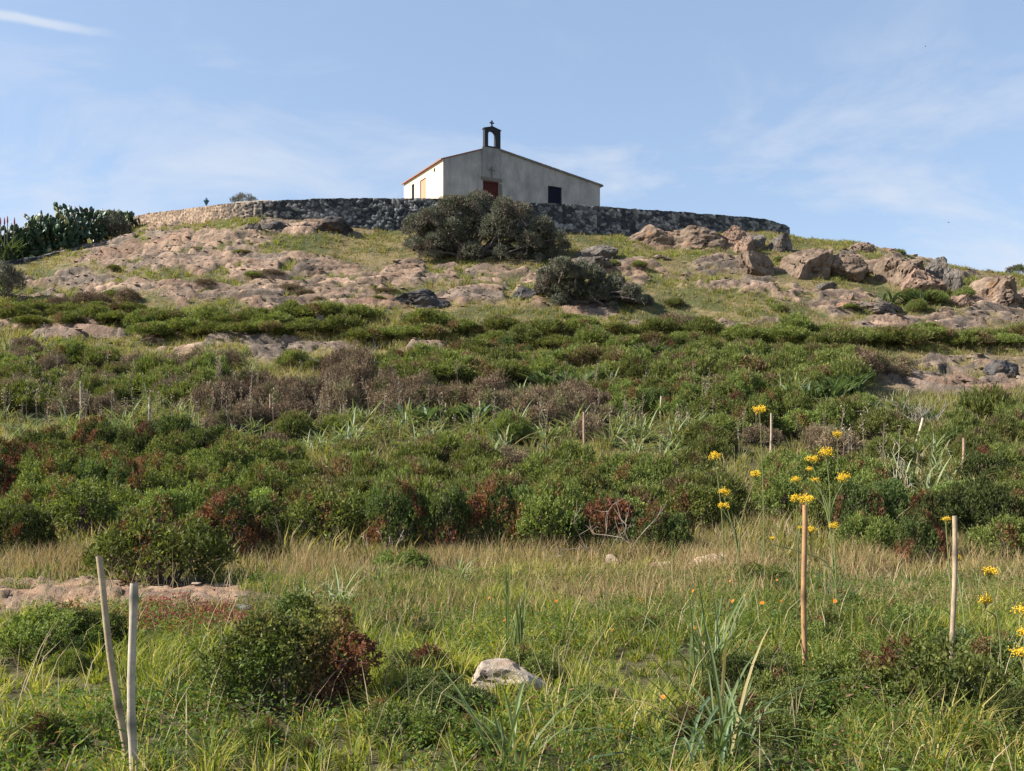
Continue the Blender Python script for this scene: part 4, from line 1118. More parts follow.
for px, rb, rt, y, w, lab in [
    (80.5,430,381,30,2.4,'thin pale cane left of another on the green slope'),
    (148.5,440,397,28.5,2.4,'thin pale cane above the dense green shrubs, second from the frame edge'),
    (271.5,436,394,29,2.6,'thin brownish cane in front of the grey thorn scrub'),
    (585,462,412,25,3.0,'tallest of the distant canes, reddish, near the strap-leaved tufts'),
    (480.5,432,401,29,2.2,'thin pale cane behind the broad-leaved squill clump'),
    (445,432,403,29,2.0,'thin greenish cane inside the broad-leaved squill clump'),
    (660,426,396,30,2.2,'solitary short cane to the side of the pair on the heath'),
    (677,427,403,30,2.2,'first cane of a close pair on the heath'),
    (681.5,427,405,29.8,2.0,'second, slightly shorter cane of a close pair on the heath'),
    (770.5,455,413,26,2.4,'thin pale cane below a single yellow umbel'),
    (963,474,438,23,3.0,'short reddish cane among the grey-green strap leaves'),
    (380,390,371,36,2.0,'tiny pale cane by the thorny shrubs under the lower ledge'),
    (370.5,392,376,36,2.0,'tiny white cane, lower one of two under the lower ledge'),
    (98,372,357,39,1.8,'tiny pale cane near the flat rock at the heath edge'),
    (83,374,356,39.5,1.8,'tiny cane farthest to the side near the flat rock'),
    (236,420,390,31,2.0,'thin grey cane between asphodel stalks'),
    (560,415,395,32,2.0,'thin short cane over the brown thorn scrub'),
    (948,440,420,27,2.0,'short pale cane in front of the dead branches')]:
    cane(px, rb, rt, y, w, lab, lean=random.uniform(-1.5, 1.5), tint=(.36, .28, .2) if w < 2.5 else (.30, .2, .135))
cane(913,438,418,26.5,3,'short leaning cane stub below the dead branches',lean=10,tint=(.42,.34,.24))

# ------------------------------------------------------------------ dead branches, twigs
def dead(px, rb, y, w, h, label, seed, n=16, tint=(.34, .3, .26), thick=.018, name='dead_branch'):
    r = np.random.default_rng(seed); s = y / F; x = (px - 512) / F * y; z = hz(x, y)
    mb = MB(); Wd, H = w * s, h * s
    for k in range(n):
        b = np.array([r.uniform(-.3, .3) * Wd, r.uniform(-.2, .2), 0]); d = np.array([r.uniform(-1, 1) * Wd * .6, r.uniform(-.4, .3), H * r.uniform(.35, 1)])
        P = catm(np.array([b, b + d * .4 + r.normal(size=3) * .06, b + d * .8 + r.normal(size=3) * .07, b + d]), 9)
        tube(mb, P, np.linspace(thick, thick * .3, 9), 5, np.array(tint) * r.uniform(.7, 1.25))
        for j in (3, 5, 6):
            e = P[j] + unit(d + r.normal(size=3) * H * .7) * H * r.uniform(.15, .4)
            tube(mb, [P[j], (P[j] + e) / 2 + r.normal(size=3) * .02, e], [thick * .5, thick * .4, thick * .15], 4, np.array(tint) * r.uniform(.7, 1.2), cap=False)
    o = link(name, mb.mesh(name, M_BARK), None, (x, y, z)); tag(o, label, 'branches')
dead(912,428,28.5,64,36,'tangle of bare grey dead branches over a dark hollow', 31, 16, (.24, .21, .19), .018)
dead(612,556,14.3,90,68,'bare pale twigs arching in front of the dark shrub belt', 32, 9, (.30, .24, .19), .007)
dead(352,372,37,40,40,'pale dead twigs sticking out of the thorny shrubs', 33, 12, (.25, .21, .18), .014)
dead(385,556,14.6,44,30,'few dry twigs at the foot of the red-leaved shrub', 34, 7, (.4, .32, .25), .008)
dead(905,470,21,30,60,'thin bleached twigs in front of the leafy shrubs', 35, 7, (.45, .38, .3), .009)

# ------------------------------------------------------------------ strap-leaved plants
def tuft(name, x, y, n, L, W, col, spread, label, group, seed, droop=.35, cat='plant', z=None):
    r = np.random.default_rng(seed); mb = MB()
    for k in range(n):
        a = r.uniform(0, 6.283); q = r.uniform(.1, 1) * spread
        d = (math.cos(a) * q, math.sin(a) * q, 1)
        l = L * r.uniform(.55, 1.1)
        c = np.array(col) * r.uniform(.65, 1.35)
        if r.random() < .1: c = np.array((.30, .24, .12))
        strap(mb, (r.normal() * .03 * L * 2, r.normal() * .03 * L * 2, -.02), d, (math.cos(a) * q * .5, math.sin(a) * q * .5, -droop * r.uniform(.3, 1.5)), l, W * r.uniform(.7, 1.2), c)
    o = link(name, mb.mesh(name, M_STRAP), None, (x, y, hz(x, y) if z is None else z)); return tag(o, label, cat, group)
GG = 'strap-leaved asphodel tufts'
def tuft_px(px, rb, n, Lpx, W, col, spread, label, seed, droop=.35, name='asphodel_tuft', y=None):
    y = y or row_to_y(px, rb); return tuft(name, (px - 512) / F * y, y, n, Lpx * y / F, W, col, spread, label, GG, seed, droop)
SG = (.14, .18, .07); BG = (.13, .165, .06)
tuft_px(515,650,16,110,.02,BG,.28,'slim upright tuft of strap leaves above the large pale stone',1,.15,y=7.7)
tuft_px(712,690,50,150,.017,(.12,.155,.06),.6,'broad tuft of strap leaves in the middle of the lush grass',2,.4)
tuft_px(725,775,40,200,.019,(.12,.155,.062),.65,'large tuft of arching strap leaves nearest the camera',3,.45)
tuft_px(690,790,12,230,.022,(.08,.12,.06),.9,'few long dark leaves bending low over the grass',4,.75)
tuft_px(512,790,18,170,.022,BG,.6,'tuft of pale strap leaves in front of the large pale stone',5,.35)
tuft_px(352,455,46,44,.05,(.23,.27,.145),.8,'grey-green tuft in front of the thorn scrub',6,.35)
tuft_px(470,440,30,34,.045,(.23,.27,.145),.9,'pale strap-leaved tuft at the foot of the squill clump',7,.4)
tuft_px(545,450,34,36,.045,(.23,.27,.145),.9,'pale strap-leaved tuft left of the tallest distant cane',8,.4)
tuft_px(612,450,34,38,.045,(.23,.27,.145),.9,'pale strap-leaved tuft right of the tallest distant cane',9,.4)
tuft_px(925,505,44,40,.035,(.23,.27,.145),1.0,'pale strap-leaved tuft left of the short reddish cane',10,.5)
tuft_px(975,505,44,40,.035,(.23,.27,.145),1.0,'pale strap-leaved tuft right of the short reddish cane',11,.5)
tuft_px(1012,495,36,38,.035,(.23,.27,.145),1.0,'pale strap-leaved tuft at the frame edge under the heath',12,.5)
tuft_px(930,425,26,28,.05,(.06,.11,.05),.5,'dark upright strap leaves right of the dead branches',13,.2)
tuft_px(835,612,10,60,.014,(.06,.09,.05),.8,'small dark tuft between the tan cane and the green shrub',14,.3)
tuft_px(775,400,26,22,.06,(.23,.27,.145),.8,'silvery tuft above the single yellow umbel',15,.35)
tuft_px(20,440,30,36,.04,(.14,.19,.11),.9,'grey-green tuft at the frame edge of the green slope',16,.4)
tuft_px(110,440,30,34,.04,(.14,.19,.11),.9,'grey-green tuft below the first thin cane',17,.4)
tuft_px(40,545,24,60,.02,(.13,.17,.09),.6,'thin grey leaves in front of the very dark shrub',18,.5)
def squill(px, rb, w, label, seed):
    y = row_to_y(px, rb); s = y / F; x = (px - 512) / F * y; mb = MB(); r = np.random.default_rng(seed)
    for k in range(9):
        cx, cy = r.uniform(-.5, .5) * w * s, r.uniform(-.4, .4)
        for j in range(9):
            a = r.uniform(0, 6.283); q = r.uniform(.25, .9)
            strap(mb, (cx, cy, 0), (math.cos(a) * q, math.sin(a) * q, 1), (math.cos(a) * .25, math.sin(a) * .25, -.25), r.uniform(.75, 1.2), .15, np.array((.11, .15, .08)) * r.uniform(.5, 1.5))
    o = link('squill_plant', mb.mesh('squill_plant', M_STRAP), None, (x, y, hz(x, y))); tag(o, label, 'plant', 'broad-leaved squills')
squill(428,432,56,'dark glossy broad-leaved clump beside the thorn scrub',1)
squill(462,430,40,'glossy broad-leaved clump around the thin pale canes',2)
squill(565,388,50,'broad-leaved clump high on the green heath',3)
squill(815,410,50,'broad-leaved clump in the dark heath below the dead twigs',4)
squill(845,403,28,'bright green broad leaves below the pink outcrop',5)
squill(650,302 + 60,20,'small broad-leaved clump under the brown thorn shrub',6)
squill(905,303,40,'dark broad leaves at the foot of the big outcrop',7)

def tuft_mesh(v):
    r = np.random.default_rng(900 + v); mb = MB()
    for k in range(34):
        a = r.uniform(0, 6.283); q = r.uniform(.1, 1) * .9
        c = np.array((.20, .235, .115)) * r.uniform(.6, 1.35)
        if r.random() < .2: c = np.array((.26, .21, .12))
        strap(mb, (r.normal() * .09, r.normal() * .09, 0), (math.cos(a) * q, math.sin(a) * q, 1), (math.cos(a) * q * .5, math.sin(a) * q * .5, -.4 * r.uniform(.2, 1.6)), r.uniform(.5, 1.1), .045 * r.uniform(.7, 1.2), c, 6)
    return mb.mesh('asphodel_tuft', M_STRAP)
TFM = [tuft_mesh(v) for v in range(5)]
for px, row, x, y, where in TUFT_POS:
    o = link('asphodel_tuft', random.choice(TFM), None, (x, y, hz(x, y))); h = random.uniform(.7, 1.2) * (.5 if row > 520 else 1); o.scale = (h, h, h); o.rotation_euler = (0, 0, random.uniform(0, 6.28))
    tag(o, auto_label('strap-leaved tuft', px, row - h * 500 / y, 'large ' if h > 1.02 else 'small ' if h < .82 else ''), 'plant', 'strap-leaved tufts ' + where)

# dry asphodel stalks
def stalk_mesh(v):
    r = np.random.default_rng(700 + v); mb = MB(); H = 1.0
    c = np.array((.24, .2, .14))
    tube(mb, [(0, 0, 0), (.02, .01, .5), (r.normal() * .05, 0, H)], [.012, .01, .006], 5, c)
    for k in range(3):
        a = r.uniform(0, 6.28); z = r.uniform(.55, .75)
        tube(mb, [(0, 0, z), (math.cos(a) * .12, math.sin(a) * .12, z + .18)], [.007, .004], 4, c)
    n = 20; zz = r.uniform(.6, 1.03, n); P = np.stack([r.normal(size=n) * .03, r.normal(size=n) * .03, zz], 1)
    col = lerp((.28, .21, .15), (.5, .41, .34), r.random(n))
    leaves(mb, P, unit(r.normal(size=(n, 3))), .045, .026, col)
    for k in range(14):
        a = r.uniform(0, 6.283)
        strap(mb, (0, 0, 0), (math.cos(a) * .5, math.sin(a) * .5, 1), (math.cos(a) * .3, math.sin(a) * .3, -.4), r.uniform(.3, .5), .03, (.15, .19, .11), 5)
    return mb.mesh('asphodel_stalk', M_DRY)
STK = [stalk_mesh(v) for v in range(5)]
for (p0, p1), (r0, r1), cnt, where in [((0,260),(372,452),95,'on the green slope'),((230,400),(390,445),34,'in the thorn scrub'),((300,760),(395,460),60,'over the brown thorn scrub'),((800,900),(440,500),10,'by the yellow flowers'),((0,110),(355,380),10,'below the flat rock')]:
    for k in range(cnt):
        px, row = random.uniform(p0, p1), random.uniform(r0, r1); y = row_to_y(px, row); x = (px - 512) / F * y
        o = link('asphodel_stalk', random.choice(STK), None, (x, y, hz(x, y))); h = random.uniform(.8, 1.35); o.scale = (1, 1, h); o.rotation_euler = (0, random.uniform(-.12, .12), random.uniform(0, 6.28))
        tag(o, auto_label('pale flowering asphodel stalk', px, row - h * F / y * .6, 'tall ' if h > 1.15 else 'short ' if h < .95 else ''), 'plant', 'asphodel stalks ' + where)

# ------------------------------------------------------------------ yellow umbels and marigolds
def ball(mb, p, r, col):
    V = np.array([[1,0,0],[-1,0,0],[0,1,0],[0,-1,0],[0,0,1],[0,0,-1]], float) * r + p
    mb.add(V, [[0,2,4],[2,1,4],[1,3,4],[3,0,4],[2,0,5],[1,2,5],[3,1,5],[0,3,5]], col)
def umbel_plant(px, y, heads, label, seed):
    r = np.random.default_rng(seed); x = (px - 512) / F * y; z = hz(x, y)
    root = empty('yellow_umbel_plant', (x, y, z), label, 'flower', 'tall yellow-flowered umbel plants')
    mb = MB(); org = np.array([x, y, z])
    fork = None
    for k, (hx, hr, hw) in enumerate(heads):
        e = at(hx, hr, y) - org + [0, r.uniform(-.15, .15), 0]
        b = np.array([0, 0, -.03]) if fork is None else fork
        mid = b * .5 + e * .5 + np.array([-(e[0] - b[0]) * .3, 0, .02])
        P = catm(np.array([b, mid, e - [0, 0, .05]]), 10); tube(mb, P, np.linspace(.0085, .0045, 10) * min(1, y / 9), 6, (.20, .22, .085))
        if fork is None: fork = P[4]
        hb = MB(); R = hw * y / F * .56; nsub = 14
        for q in range(nsub):
            a = r.uniform(0, 6.28); rr_ = R * math.sqrt((q + .3) / nsub) * .72
            c = e + np.array([math.cos(a) * rr_, math.sin(a) * rr_, R * .35 * (1 - (rr_ / R) ** 2) + r.normal() * R * .12])
            tube(hb, [e - [0, 0, .05], (e + c) / 2 - [0, 0, .012], c], [.003, .002, .0015], 4, (.22, .22, .07), cap=False)
            for _ in range(16):
                ball(hb, c + r.normal(size=3) * R * .2, R * r.uniform(.045, .095), np.array((.78, .55, .03)) * r.uniform(.75, 1.15))
        link('flower_head', hb.mesh('flower_head', M_PETAL), root)
    for k in range(18):
        a = r.uniform(0, 6.28); zz = r.uniform(.02, .3)
        strap(mb, (0, 0, zz), (math.cos(a), math.sin(a), .8), (0, 0, -.3), r.uniform(.15, .35), .012, (.08, .12, .04), 5)
    link('stem', mb.mesh('stem', M_STRAP), root)
umbel_plant(1002,6.6,[(990,573,15),(988,603,15)],'two yellow umbels one above the other right of the grey-topped cane',1)
umbel_plant(1022,6.3,[(1018,612,22),(1019,632,16),(1021,655,18)],'cluster of yellow umbels cut by the frame edge',2)
umbel_plant(797,9.6,[(793,499,13),(806,501,15),(800,529,8),(812,531,12)],'yellow umbels right behind the orange-tan cane',3)
umbel_plant(742,10.6,[(727,494,12),(727,508,12),(752,475,11)],'pair of yellow umbels beside the white pitted stone',4)
umbel_plant(834,12.0,[(815,461,13),(826,454,15),(841,479,14),(799,481,10),(819,481,9),(806,470,8)],'branching plant with five yellow umbels between the right canes',5)
umbel_plant(764,13.5,[(760,411,14)],'single yellow umbel on the tallest stalk over the heath',6)
umbel_plant(724,12.5,[(716,457,13)],'single yellow umbel above the end of the shrub belt',7)
umbel_plant(836,9.0,[(832,526,10),(773,539,6)],'low yellow umbels in the dry grass behind the tan cane',8)
umbel_plant(968,7.4,[(963,560,9)],'small yellow umbel touching the grey-topped cane',9)
umbel_plant(954,8.4,[(953,521,9)],'yellow blossom at the tip of the grey-topped cane',10)
umbel_plant(838,17.0,[(835,436,10)],'faint yellow umbel low in the dark heath',11)
def marigold(px, row, label, seed, sz=.018):
    r = np.random.default_rng(seed)
    y0 = row_to_y(px, row); y = y0 * .8; x = (px - 512) / F * y; z = hz(x, y); H = CZ + y * (HR - row) / F - z
    root = empty('orange_flower', (x, y, z), label, 'flower', 'orange wildflowers in the grass')
    mb = MB(); tube(mb, [(0, 0, 0), (.01, 0, H * .5), (0, 0, H)], [.004, .003, .002], 5, (.1, .14, .04))
    for k in range(6):
        a = r.uniform(0, 6.28); strap(mb, (0, 0, H * r.uniform(.1, .7)), (math.cos(a), math.sin(a), .7), (0, 0, -.3), .07, .014, (.09, .14, .035), 4)
    link('stem', mb.mesh('stem', M_STRAP), root)
    mb = MB(); k = 13; a = np.arange(k) * 6.283 / k; til = unit(np.array([-.5 + r.normal() * .5, -.6 + r.normal() * .5, .8]))
    s1_ = unit(np.cross(til, [0, 0, 1.])); s2_ = np.cross(til, s1_)
    D = np.cos(a)[:, None] * s1_ + np.sin(a)[:, None] * s2_ + til * .15
    leaves(mb, np.tile([0, 0, H], (k, 1)) + D * sz * .2, unit(D), sz * r.uniform(.9, 1.4), sz * .6, np.tile((.55, .19, .02), (k, 1)), N=np.tile(til, (k, 1)))
    ball(mb, np.array([0, 0, H]) + til * .003, sz * .35, (.5, .14, .01))
    link('blossom', mb.mesh('blossom', M_PETAL), root)
MG = [(693,591,''),(702,589,''),(745,595,''),(733,601,''),(781,601,''),(777,580,''),(613,630,''),(663,697,''),(820,589,''),(835,601,''),(489,598,''),(556,601,''),(505,620,''),(695,628,''),(640,600,''),(762,603,''),(730,581,'')]
ML = [(804,590,'the tan cane'),(712,568,'the flat buff stone'),(505,687,'the large pale stone'),(515,610,'the slim strap-leaved tuft'),(712,650,'the broad strap-leaved tuft'),(952,600,'the grey-topped cane')]
_save = LAND; LAND = ML
for k, (px, row, _) in enumerate(MG): marigold(px, row, auto_label('small orange wildflower', px, row, ''), 800 + k, .011 if k % 3 else .016)
LAND = _save

# ------------------------------------------------------------------ grasses
def field(n, y0, y1, umax=.56):
    n = int(n * 1.3); u = rng.uniform(-1, 1, n); h0, h1 = umax * y0 + 2.2, umax * y1 + 2.2
    h = np.sqrt(rng.uniform(h0 ** 2, h1 ** 2, n)); return u * h, (h - 2.2) / umax
def taken(x, y, f=.75):
    m = np.zeros(len(x), bool)
    for a, b, c in PLACED:
        if b < 16: m |= (x - a) ** 2 + (y - b) ** 2 < (c * f) ** 2
    return m
def make_grass():
    # lush near grass
    x, y = field(430000, 3.6, 17)
    dens = np.clip(1.1 - .052 * y, .35, 1)
    z, rm, sm, _, _, ins = height(x, y, True)
    px, row = px_of(x, y), proj_row(y, z)
    cl = fbm(x * 1.3, y * 1.3, octv=3, seed=81); c2 = fbm(x * .5, y * .5, octv=2, seed=82)
    keep = (rng.random(len(x)) < dens) & (sm < .4) & (rng.random(len(x)) < .6 + .5 * sstep(-.5, .35, cl)) & ~taken(x, y)
    red = np.exp(-((px - 175) / 60) ** 2 - ((row - 624) / 9) ** 2)
    keep &= rng.random(len(x)) > .75 * red
    x, y, z, cl, c2, px, row = (v[keep] for v in (x, y, z, cl, c2, px, row)); n = len(x)
    x, y, a, cid = clump(x, y, 4.5, 83, .5)
    a = a + rng.normal(size=n) * .7; lean = rng.uniform(.05, .8, n)
    D = unit(np.stack([np.cos(a) * lean, np.sin(a) * lean, np.ones(n)], 1)); B = np.stack([np.cos(a) * .9, np.sin(a) * .9, -rng.uniform(.1, .9, n)], 1) * rng.uniform(.2, 1.1, n)[:, None]
    L = rng.uniform(.07, .24, n) * (.55 + .9 * cid) * (1 + .5 * np.clip(cl, -.8, 1)) * (1 - .3 * sstep(9.5, 12.5, y)); W = rng.uniform(.005, .011, n)
    t = np.clip(rng.random(n) * .5 + .3 + .5 * c2 + .5 * (np.mod(cid * 7.3, 1) - .5), 0, 1)
    col = lerp((.05, .085, .016), (.26, .28, .05), t)
    yel = (rng.random(n) < .17 + .18 * sstep(.1, .8, c2) + .3 * sstep(700, 771, row) * sstep(-.3, .3, cl)); col[yel] = lerp((.38, .36, .08), (.42, .32, .14), rng.random(yel.sum()))
    dryp = rng.random(n) < .45 * sstep(585, 560, row); col[dryp] = lerp((.36, .27, .13), (.44, .35, .2), rng.random(dryp.sum()))
    mb = MB(); blades(mb, np.stack([x, y, z - .01], 1), D, B, L, W, col)
    tag(link('grass', mb.mesh('grass', M_GRASS)), 'lush green and yellowish grass in the near field', kind='stuff')
    # broad leaves of low herbs between the grass
    x, y = field(22000, 3.6, 12.5); cl = fbm(x * .9 + 7, y * .9, octv=3, seed=85)
    z, rm, sm, _, _, ins = height(x, y, True)
    keep = (cl > -.1) & (rng.random(len(x)) < .75) & (sm < .3) & ~taken(x, y, .6); x, y, z, cl = x[keep], y[keep], z[keep], cl[keep]
    k = 8; n = len(x) * k
    P = np.repeat(np.stack([x, y, z], 1), k, 0) + np.stack([rng.normal(size=n) * .03, rng.normal(size=n) * .03, rng.uniform(.02, .16, n) * np.repeat(1 + np.clip(cl, 0, 1) * .6, k)], 1)
    a = rng.uniform(0, 6.283, n); D = unit(np.stack([np.cos(a), np.sin(a), rng.uniform(-.1, .9, n)], 1))
    col = lerp((.05, .10, .02), (.13, .18, .04), rng.random(n)); b = rng.random(n) < .07; col[b] = (.2, .11, .06)
    mb = MB(); leaves(mb, P, D, rng.uniform(.018, .055, n), rng.uniform(.006, .015, n), col)
    tag(link('ground_herbs', mb.mesh('ground_herbs', M_GRASS)), 'low leafy herbs growing through the near grass', kind='stuff')
    # tan dry grass
    x, y = field(260000, 9.4, 21)
    z, rm, sm, _, _, ins = height(x, y, True); px, row = px_of(x, y), proj_row(y, z)
    cl = fbm(x * .8, y * .8, octv=3, seed=87)
    m = .75 * sstep(250, 330, px) * sstep(800, 700, px) * sstep(640, 572, row + 26 * cl) * sstep(520, 548, row) \
        + .85 * sstep(820, 860, px) * sstep(620, 585, row + 14 * cl) * sstep(530, 555, row) + .25 * sstep(545, 500, row) + .08
    m = m * (.25 + .95 * sstep(-.35, .35, fbm(x * 1.1, y * 1.1, octv=3, seed=88))) + .45 * np.exp(-((px - 110) / 170) ** 2 - ((row - 566) / 12) ** 2)
    keep = (rng.random(len(x)) < m * (.55 + .5 * sstep(-.5, .4, cl))) & (sm < .4) & ~taken(x, y, .7)
    x, y, z, cl, row = (v[keep] for v in (x, y, z, cl, row)); n = len(x)
    a = rng.uniform(0, 6.283, n); lean = rng.uniform(.02, .45, n)
    D = unit(np.stack([np.cos(a) * lean, np.sin(a) * lean, np.ones(n)], 1)); B = np.stack([np.cos(a) * .8, np.sin(a) * .8, -rng.uniform(0, .5, n)], 1) * rng.uniform(.1, .8, n)[:, None]
    L = rng.uniform(.12, .36, n) * (1 + .3 * np.clip(cl, -.8, 1)); W = rng.uniform(.005, .010, n)
    col = lerp((.25, .17, .085), (.43, .32, .17), rng.random(n)); g = rng.random(n) < .3; col[g] = lerp((.13, .15, .045), (.22, .21, .08), rng.random(g.sum()))
    mb = MB(); blades(mb, np.stack([x, y, z - .01], 1), D, B, L, W, col)
    tag(link('dry_grass', mb.mesh('dry_grass', M_DRY)), 'tan dry grass in front of the shrub belt', kind='stuff')
    # rough grass and low cover over the middle slope
    x, y = field(150000, 14, 46)
    z, rm, sm, _, _, ins = height(x, y, True); cl = fbm(x * .5, y * .5, octv=3, seed=91)
    keep = (rm < .35) & (rng.random(len(x)) < .4 + .6 * sstep(-.5, .5, cl)); x, y, z, cl = x[keep], y[keep], z[keep], cl[keep]; n = len(x)
    x, y, a, cid = clump(x, y, 2.6, 95, .5)
    a = a + rng.normal(size=n) * .7; lean = rng.uniform(.05, .6, n)
    D = unit(np.stack([np.cos(a) * lean, np.sin(a) * lean, np.ones(n)], 1)); B = np.stack([np.cos(a) * .8, np.sin(a) * .8, -rng.uniform(0, .6, n)], 1) * rng.uniform(.1, .9, n)[:, None]
    L = rng.uniform(.12, .40, n) * (.5 + .9 * cid) * (1 + .5 * np.clip(cl, -.9, 1)); W = rng.uniform(.012, .028, n)
    t = np.clip(rng.random(n) * .6 + .25 + .5 * cl, 0, 1); col = lerp((.07, .085, .022), (.22, .21, .062), t)
    b = rng.random(n) < .35; col[b] = lerp((.26, .2, .12), (.36, .29, .18), rng.random(b.sum()))
    mb = MB(); blades(mb, np.stack([x, y, z - .02], 1), D, B, L, W, col)
    tag(link('slope_grass', mb.mesh('slope_grass', M_GRASS)), 'rough grass between the shrubs of the slope', kind='stuff')
    # short turf of the hilltop
    x, y = field(230000, 42, 70)
    z, rm, sm, _, _, ins = height(x, y, True); cl = fbm(x * .45, y * .45, octv=3, seed=93); px = px_of(x, y)
    keep = (rm < .5) & ~ins & (rng.random(len(x)) < .35 + .6 * sstep(-.6, .3, cl)); x, y, z, cl = x[keep], y[keep], z[keep], cl[keep]; n = len(x)
    x, y, a, cid = clump(x, y, 1.5, 97, .35)
    a = a + rng.normal(size=n) * .8; lean = rng.uniform(.05, .7, n)
    D = unit(np.stack([np.cos(a) * lean, np.sin(a) * lean, np.ones(n)], 1)); B = np.stack([np.cos(a) * .8, np.sin(a) * .8, -rng.uniform(0, .6, n)], 1) * rng.uniform(.1, .9, n)[:, None]
    L = rng.uniform(.08, .28, n) * (.4 + 1.0 * cid) * (1 + .4 * np.clip(cl, -.9, 1)); W = rng.uniform(.02, .045, n)
    t = np.clip(rng.random(n) * .7 + .2 + .6 * cl, 0, 1); t = np.clip(t + .5 * (np.mod(cid * 5.7, 1) - .5), 0, 1); col = lerp((.20, .155, .065), (.19, .215, .05), t)
    b = rng.random(n) < .22 + .4 * sstep(.1, -.5, cl + .4 * fbm(x * 1.5, y * 1.5, octv=2, seed=99)); col[b] = lerp((.20, .15, .085), (.28, .21, .12), rng.random(b.sum()))
    mb = MB(); blades(mb, np.stack([x, y, z - .02], 1), D, B, L, W, col)
    tag(link('hilltop_turf', mb.mesh('hilltop_turf', M_GRASS)), 'short yellow-green turf of the hilltop', kind='stuff')
    # red stonecrop by the sandy strip
    u = rng.normal(size=11000); v = rng.normal(size=11000)
    px = 175 + 38 * u; row = 624 + 5.5 * v; y = CZ / ((row - HR) / F); x = (px - 512) / F * y; z = height(x, y)
    k = 1; n = len(x); D = unit(np.stack([rng.normal(size=n), rng.normal(size=n), rng.uniform(.4, 1.6, n)], 1))
    mb = MB(); leaves(mb, np.stack([x, y, z + rng.uniform(0, .09, n)], 1), D, rng.uniform(.02, .04, n), rng.uniform(.01, .018, n), lerp((.17, .04, .03), (.34, .13, .09), rng.random(n)))
    tag(link('red_stonecrop', mb.mesh('red_stonecrop', M_PETAL)), 'red stonecrop carpet on the bare sandy strip', kind='stuff')
    # loose dry stalks standing among the near grass
    x, y = field(1500, 4.2, 13); z = height(x, y); n = len(x); mb = MB()
    a = rng.uniform(0, 6.283, n); D = unit(np.stack([np.cos(a) * .35, np.sin(a) * .35, np.ones(n)], 1))
    blades(mb, np.stack([x, y, z], 1), D, np.stack([np.cos(a), np.sin(a), -.2 * np.ones(n)], 1) * rng.uniform(0, .8, n)[:, None], rng.uniform(.2, .55, n), rng.uniform(.004, .007, n), lerp((.38, .3, .18), (.52, .43, .28), rng.random(n)))
    tag(link('dry_stalks', mb.mesh('dry_stalks', M_DRY)), 'scattered thin dry stalks in the near grass', kind='stuff')
make_grass()

# ------------------------------------------------------------------ sky, sun, camera
w = bpy.data.worlds.new('World'); scene.world = w; w.use_nodes = True
nt = w.node_tree; nt.nodes.clear(); L_ = nt.links.new
out = nt.nodes.new('ShaderNodeOutputWorld'); bg = nt.nodes.new('ShaderNodeBackground')
sky = nt.nodes.new('ShaderNodeTexSky'); sky.sky_type = 'NISHITA'; sky.sun_disc = False
sky.sun_elevation = math.radians(SUN_EL)
sky.sun_rotation = math.atan2(SUN_AZ[0], SUN_AZ[1])
sky.altitude = 20; sky.air_density = 1.0; sky.dust_density = .6; sky.ozone_density = 1.6
bg.inputs['Strength'].default_value = .097
tc = nt.nodes.new('ShaderNodeTexCoord')
mp = nt.nodes.new('ShaderNodeMapping'); mp.inputs['Scale'].default_value = (2.0, 2.0, 4.6); mp.inputs['Location'].default_value = (.35, .1, .2); mp.inputs['Rotation'].default_value = (0, .35, 0)
L_(tc.outputs['Generated'], mp.inputs[0])
n1 = nt.nodes.new('ShaderNodeTexNoise'); n1.inputs['Scale'].default_value = 2.3; n1.inputs['Detail'].default_value = 8; n1.inputs['Roughness'].default_value = .58; n1.inputs['Distortion'].default_value = .6
L_(mp.outputs[0], n1.inputs['Vector'])
mr = nt.nodes.new('ShaderNodeMapRange'); mr.inputs[1].default_value = .47; mr.inputs[2].default_value = .70; mr.inputs[4].default_value = .85
L_(n1.outputs[0], mr.inputs[0])
sx = nt.nodes.new('ShaderNodeSeparateXYZ'); L_(tc.outputs['Generated'], sx.inputs[0])
el = nt.nodes.new('ShaderNodeMapRange'); el.inputs[1].default_value = .40; el.inputs[2].default_value = .24; el.inputs[3].default_value = .12; el.inputs[4].default_value = 1
L_(sx.outputs[2], el.inputs[0])
mul = nt.nodes.new('ShaderNodeMath'); mul.operation = 'MULTIPLY'; L_(mr.outputs[0], mul.inputs[0]); L_(el.outputs[0], mul.inputs[1])
mx = nt.nodes.new('ShaderNodeMix'); mx.data_type = 'RGBA'; mx.inputs[7].default_value = (3.3, 3.55, 4.0, 1)
L_(mul.outputs[0], mx.inputs[0]); tn = nt.nodes.new('ShaderNodeMix'); tn.data_type = 'RGBA'; tn.blend_type = 'MULTIPLY'; tn.inputs[0].default_value = 1; tn.inputs[7].default_value = (1, .91, .89, 1)
L_(sky.outputs[0], tn.inputs[6])
hz_ = nt.nodes.new('ShaderNodeMix'); hz_.data_type = 'RGBA'; hz_.inputs[0].default_value = .45; hz_.inputs[7].default_value = (1.82, 2.52, 3.55, 1)
L_(tn.outputs[2], hz_.inputs[6]); L_(hz_.outputs[2], mx.inputs[6])
d1, d2 = np.array([-.522, 1, .442]), np.array([-.410, 1, .4225]); nn_ = np.cross(d1, d2); nn_ /= np.linalg.norm(nn_)
vd = nt.nodes.new('ShaderNodeVectorMath'); vd.operation = 'DOT_PRODUCT'; vd.inputs[1].default_value = nn_
L_(tc.outputs['Generated'], vd.inputs[0])
nw = nt.nodes.new('ShaderNodeTexNoise'); nw.inputs['Scale'].default_value = 30; L_(tc.outputs['Generated'], nw.inputs['Vector'])
ma = nt.nodes.new('ShaderNodeMath'); ma.operation = 'MULTIPLY_ADD'; ma.inputs[1].default_value = .006; L_(nw.outputs[0], ma.inputs[0]); L_(vd.outputs['Value'], ma.inputs[2])
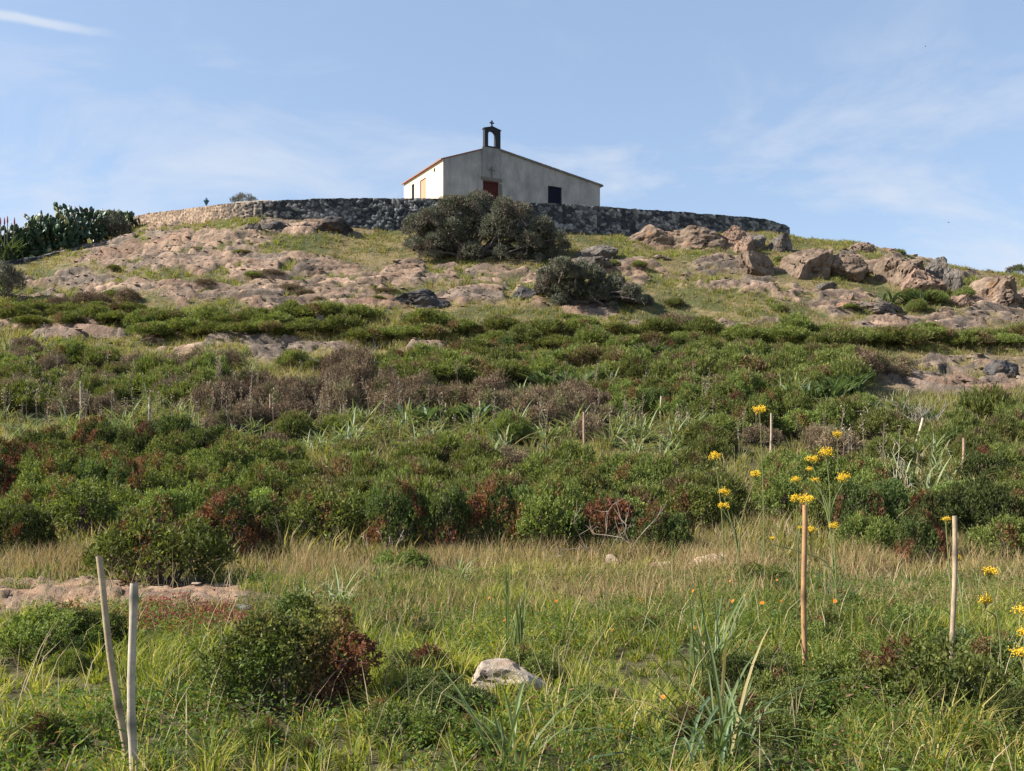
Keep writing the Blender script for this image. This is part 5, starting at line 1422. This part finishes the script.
ms = nt.nodes.new('ShaderNodeMath'); ms.operation = 'SUBTRACT'; ms.inputs[1].default_value = .003; L_(ma.outputs[0], ms.inputs[0])
ab = nt.nodes.new('ShaderNodeMath'); ab.operation = 'ABSOLUTE'; L_(ms.outputs[0], ab.inputs[0])
c1_ = nt.nodes.new('ShaderNodeMapRange'); c1_.interpolation_type = 'SMOOTHSTEP'; c1_.inputs[1].default_value = .0055; c1_.inputs[2].default_value = .001; c1_.inputs[3].default_value = 0; c1_.inputs[4].default_value = .75; L_(ab.outputs[0], c1_.inputs[0])
c2_ = nt.nodes.new('ShaderNodeMapRange'); c2_.interpolation_type = 'SMOOTHSTEP'; c2_.inputs[1].default_value = -.33; c2_.inputs[2].default_value = -.40; c2_.inputs[3].default_value = 0; c2_.inputs[4].default_value = 1; L_(sx.outputs[0], c2_.inputs[0])
cm_ = nt.nodes.new('ShaderNodeMath'); cm_.operation = 'MULTIPLY'; L_(c1_.outputs[0], cm_.inputs[0]); L_(c2_.outputs[0], cm_.inputs[1])
fx = nt.nodes.new('ShaderNodeMix'); fx.data_type = 'RGBA'; fx.inputs[7].default_value = (3.2, 3.5, 4.0, 1)
L_(cm_.outputs[0], fx.inputs[0]); L_(mx.outputs[2], fx.inputs[6])
L_(fx.outputs[2], bg.inputs[0]); L_(bg.outputs[0], out.inputs[0])

sl_ = bpy.data.lights.new('sun', 'SUN'); sl_.energy = 5.0; sl_.angle = math.radians(.5); sl_.color = (1, .94, .84)
so = bpy.data.objects.new('sun', sl_); COL.objects.link(so)
ce = math.cos(math.radians(SUN_EL)); h_ = SUN_AZ / np.linalg.norm(SUN_AZ)
dirv = Vector((h_[0] * ce, h_[1] * ce, math.sin(math.radians(SUN_EL))))
so.rotation_euler = dirv.to_track_quat('Z', 'Y').to_euler(); so.location = (-30, 10, 60)

cd = bpy.data.cameras.new('camera'); cd.sensor_width = 36; cd.lens = 36 * F / 1024; cd.clip_start = .1; cd.clip_end = 20000
cd.shift_y = (HR - 385.5) / 1024
co = bpy.data.objects.new('camera', cd); COL.objects.link(co); co.location = (0, 0, CZ); co.rotation_euler = (math.radians(90), 0, 0)
scene.camera = co
scene.view_settings.view_transform = 'Standard'; scene.view_settings.look = 'None'; scene.view_settings.exposure = 1.25; scene.view_settings.gamma = 1
scene.view_settings.use_curve_mapping = False
scene.render.engine = 'CYCLES'
scene.cycles.max_bounces = 6; scene.cycles.transmission_bounces = 4; scene.cycles.diffuse_bounces = 3
scene.cycles.use_denoising = True
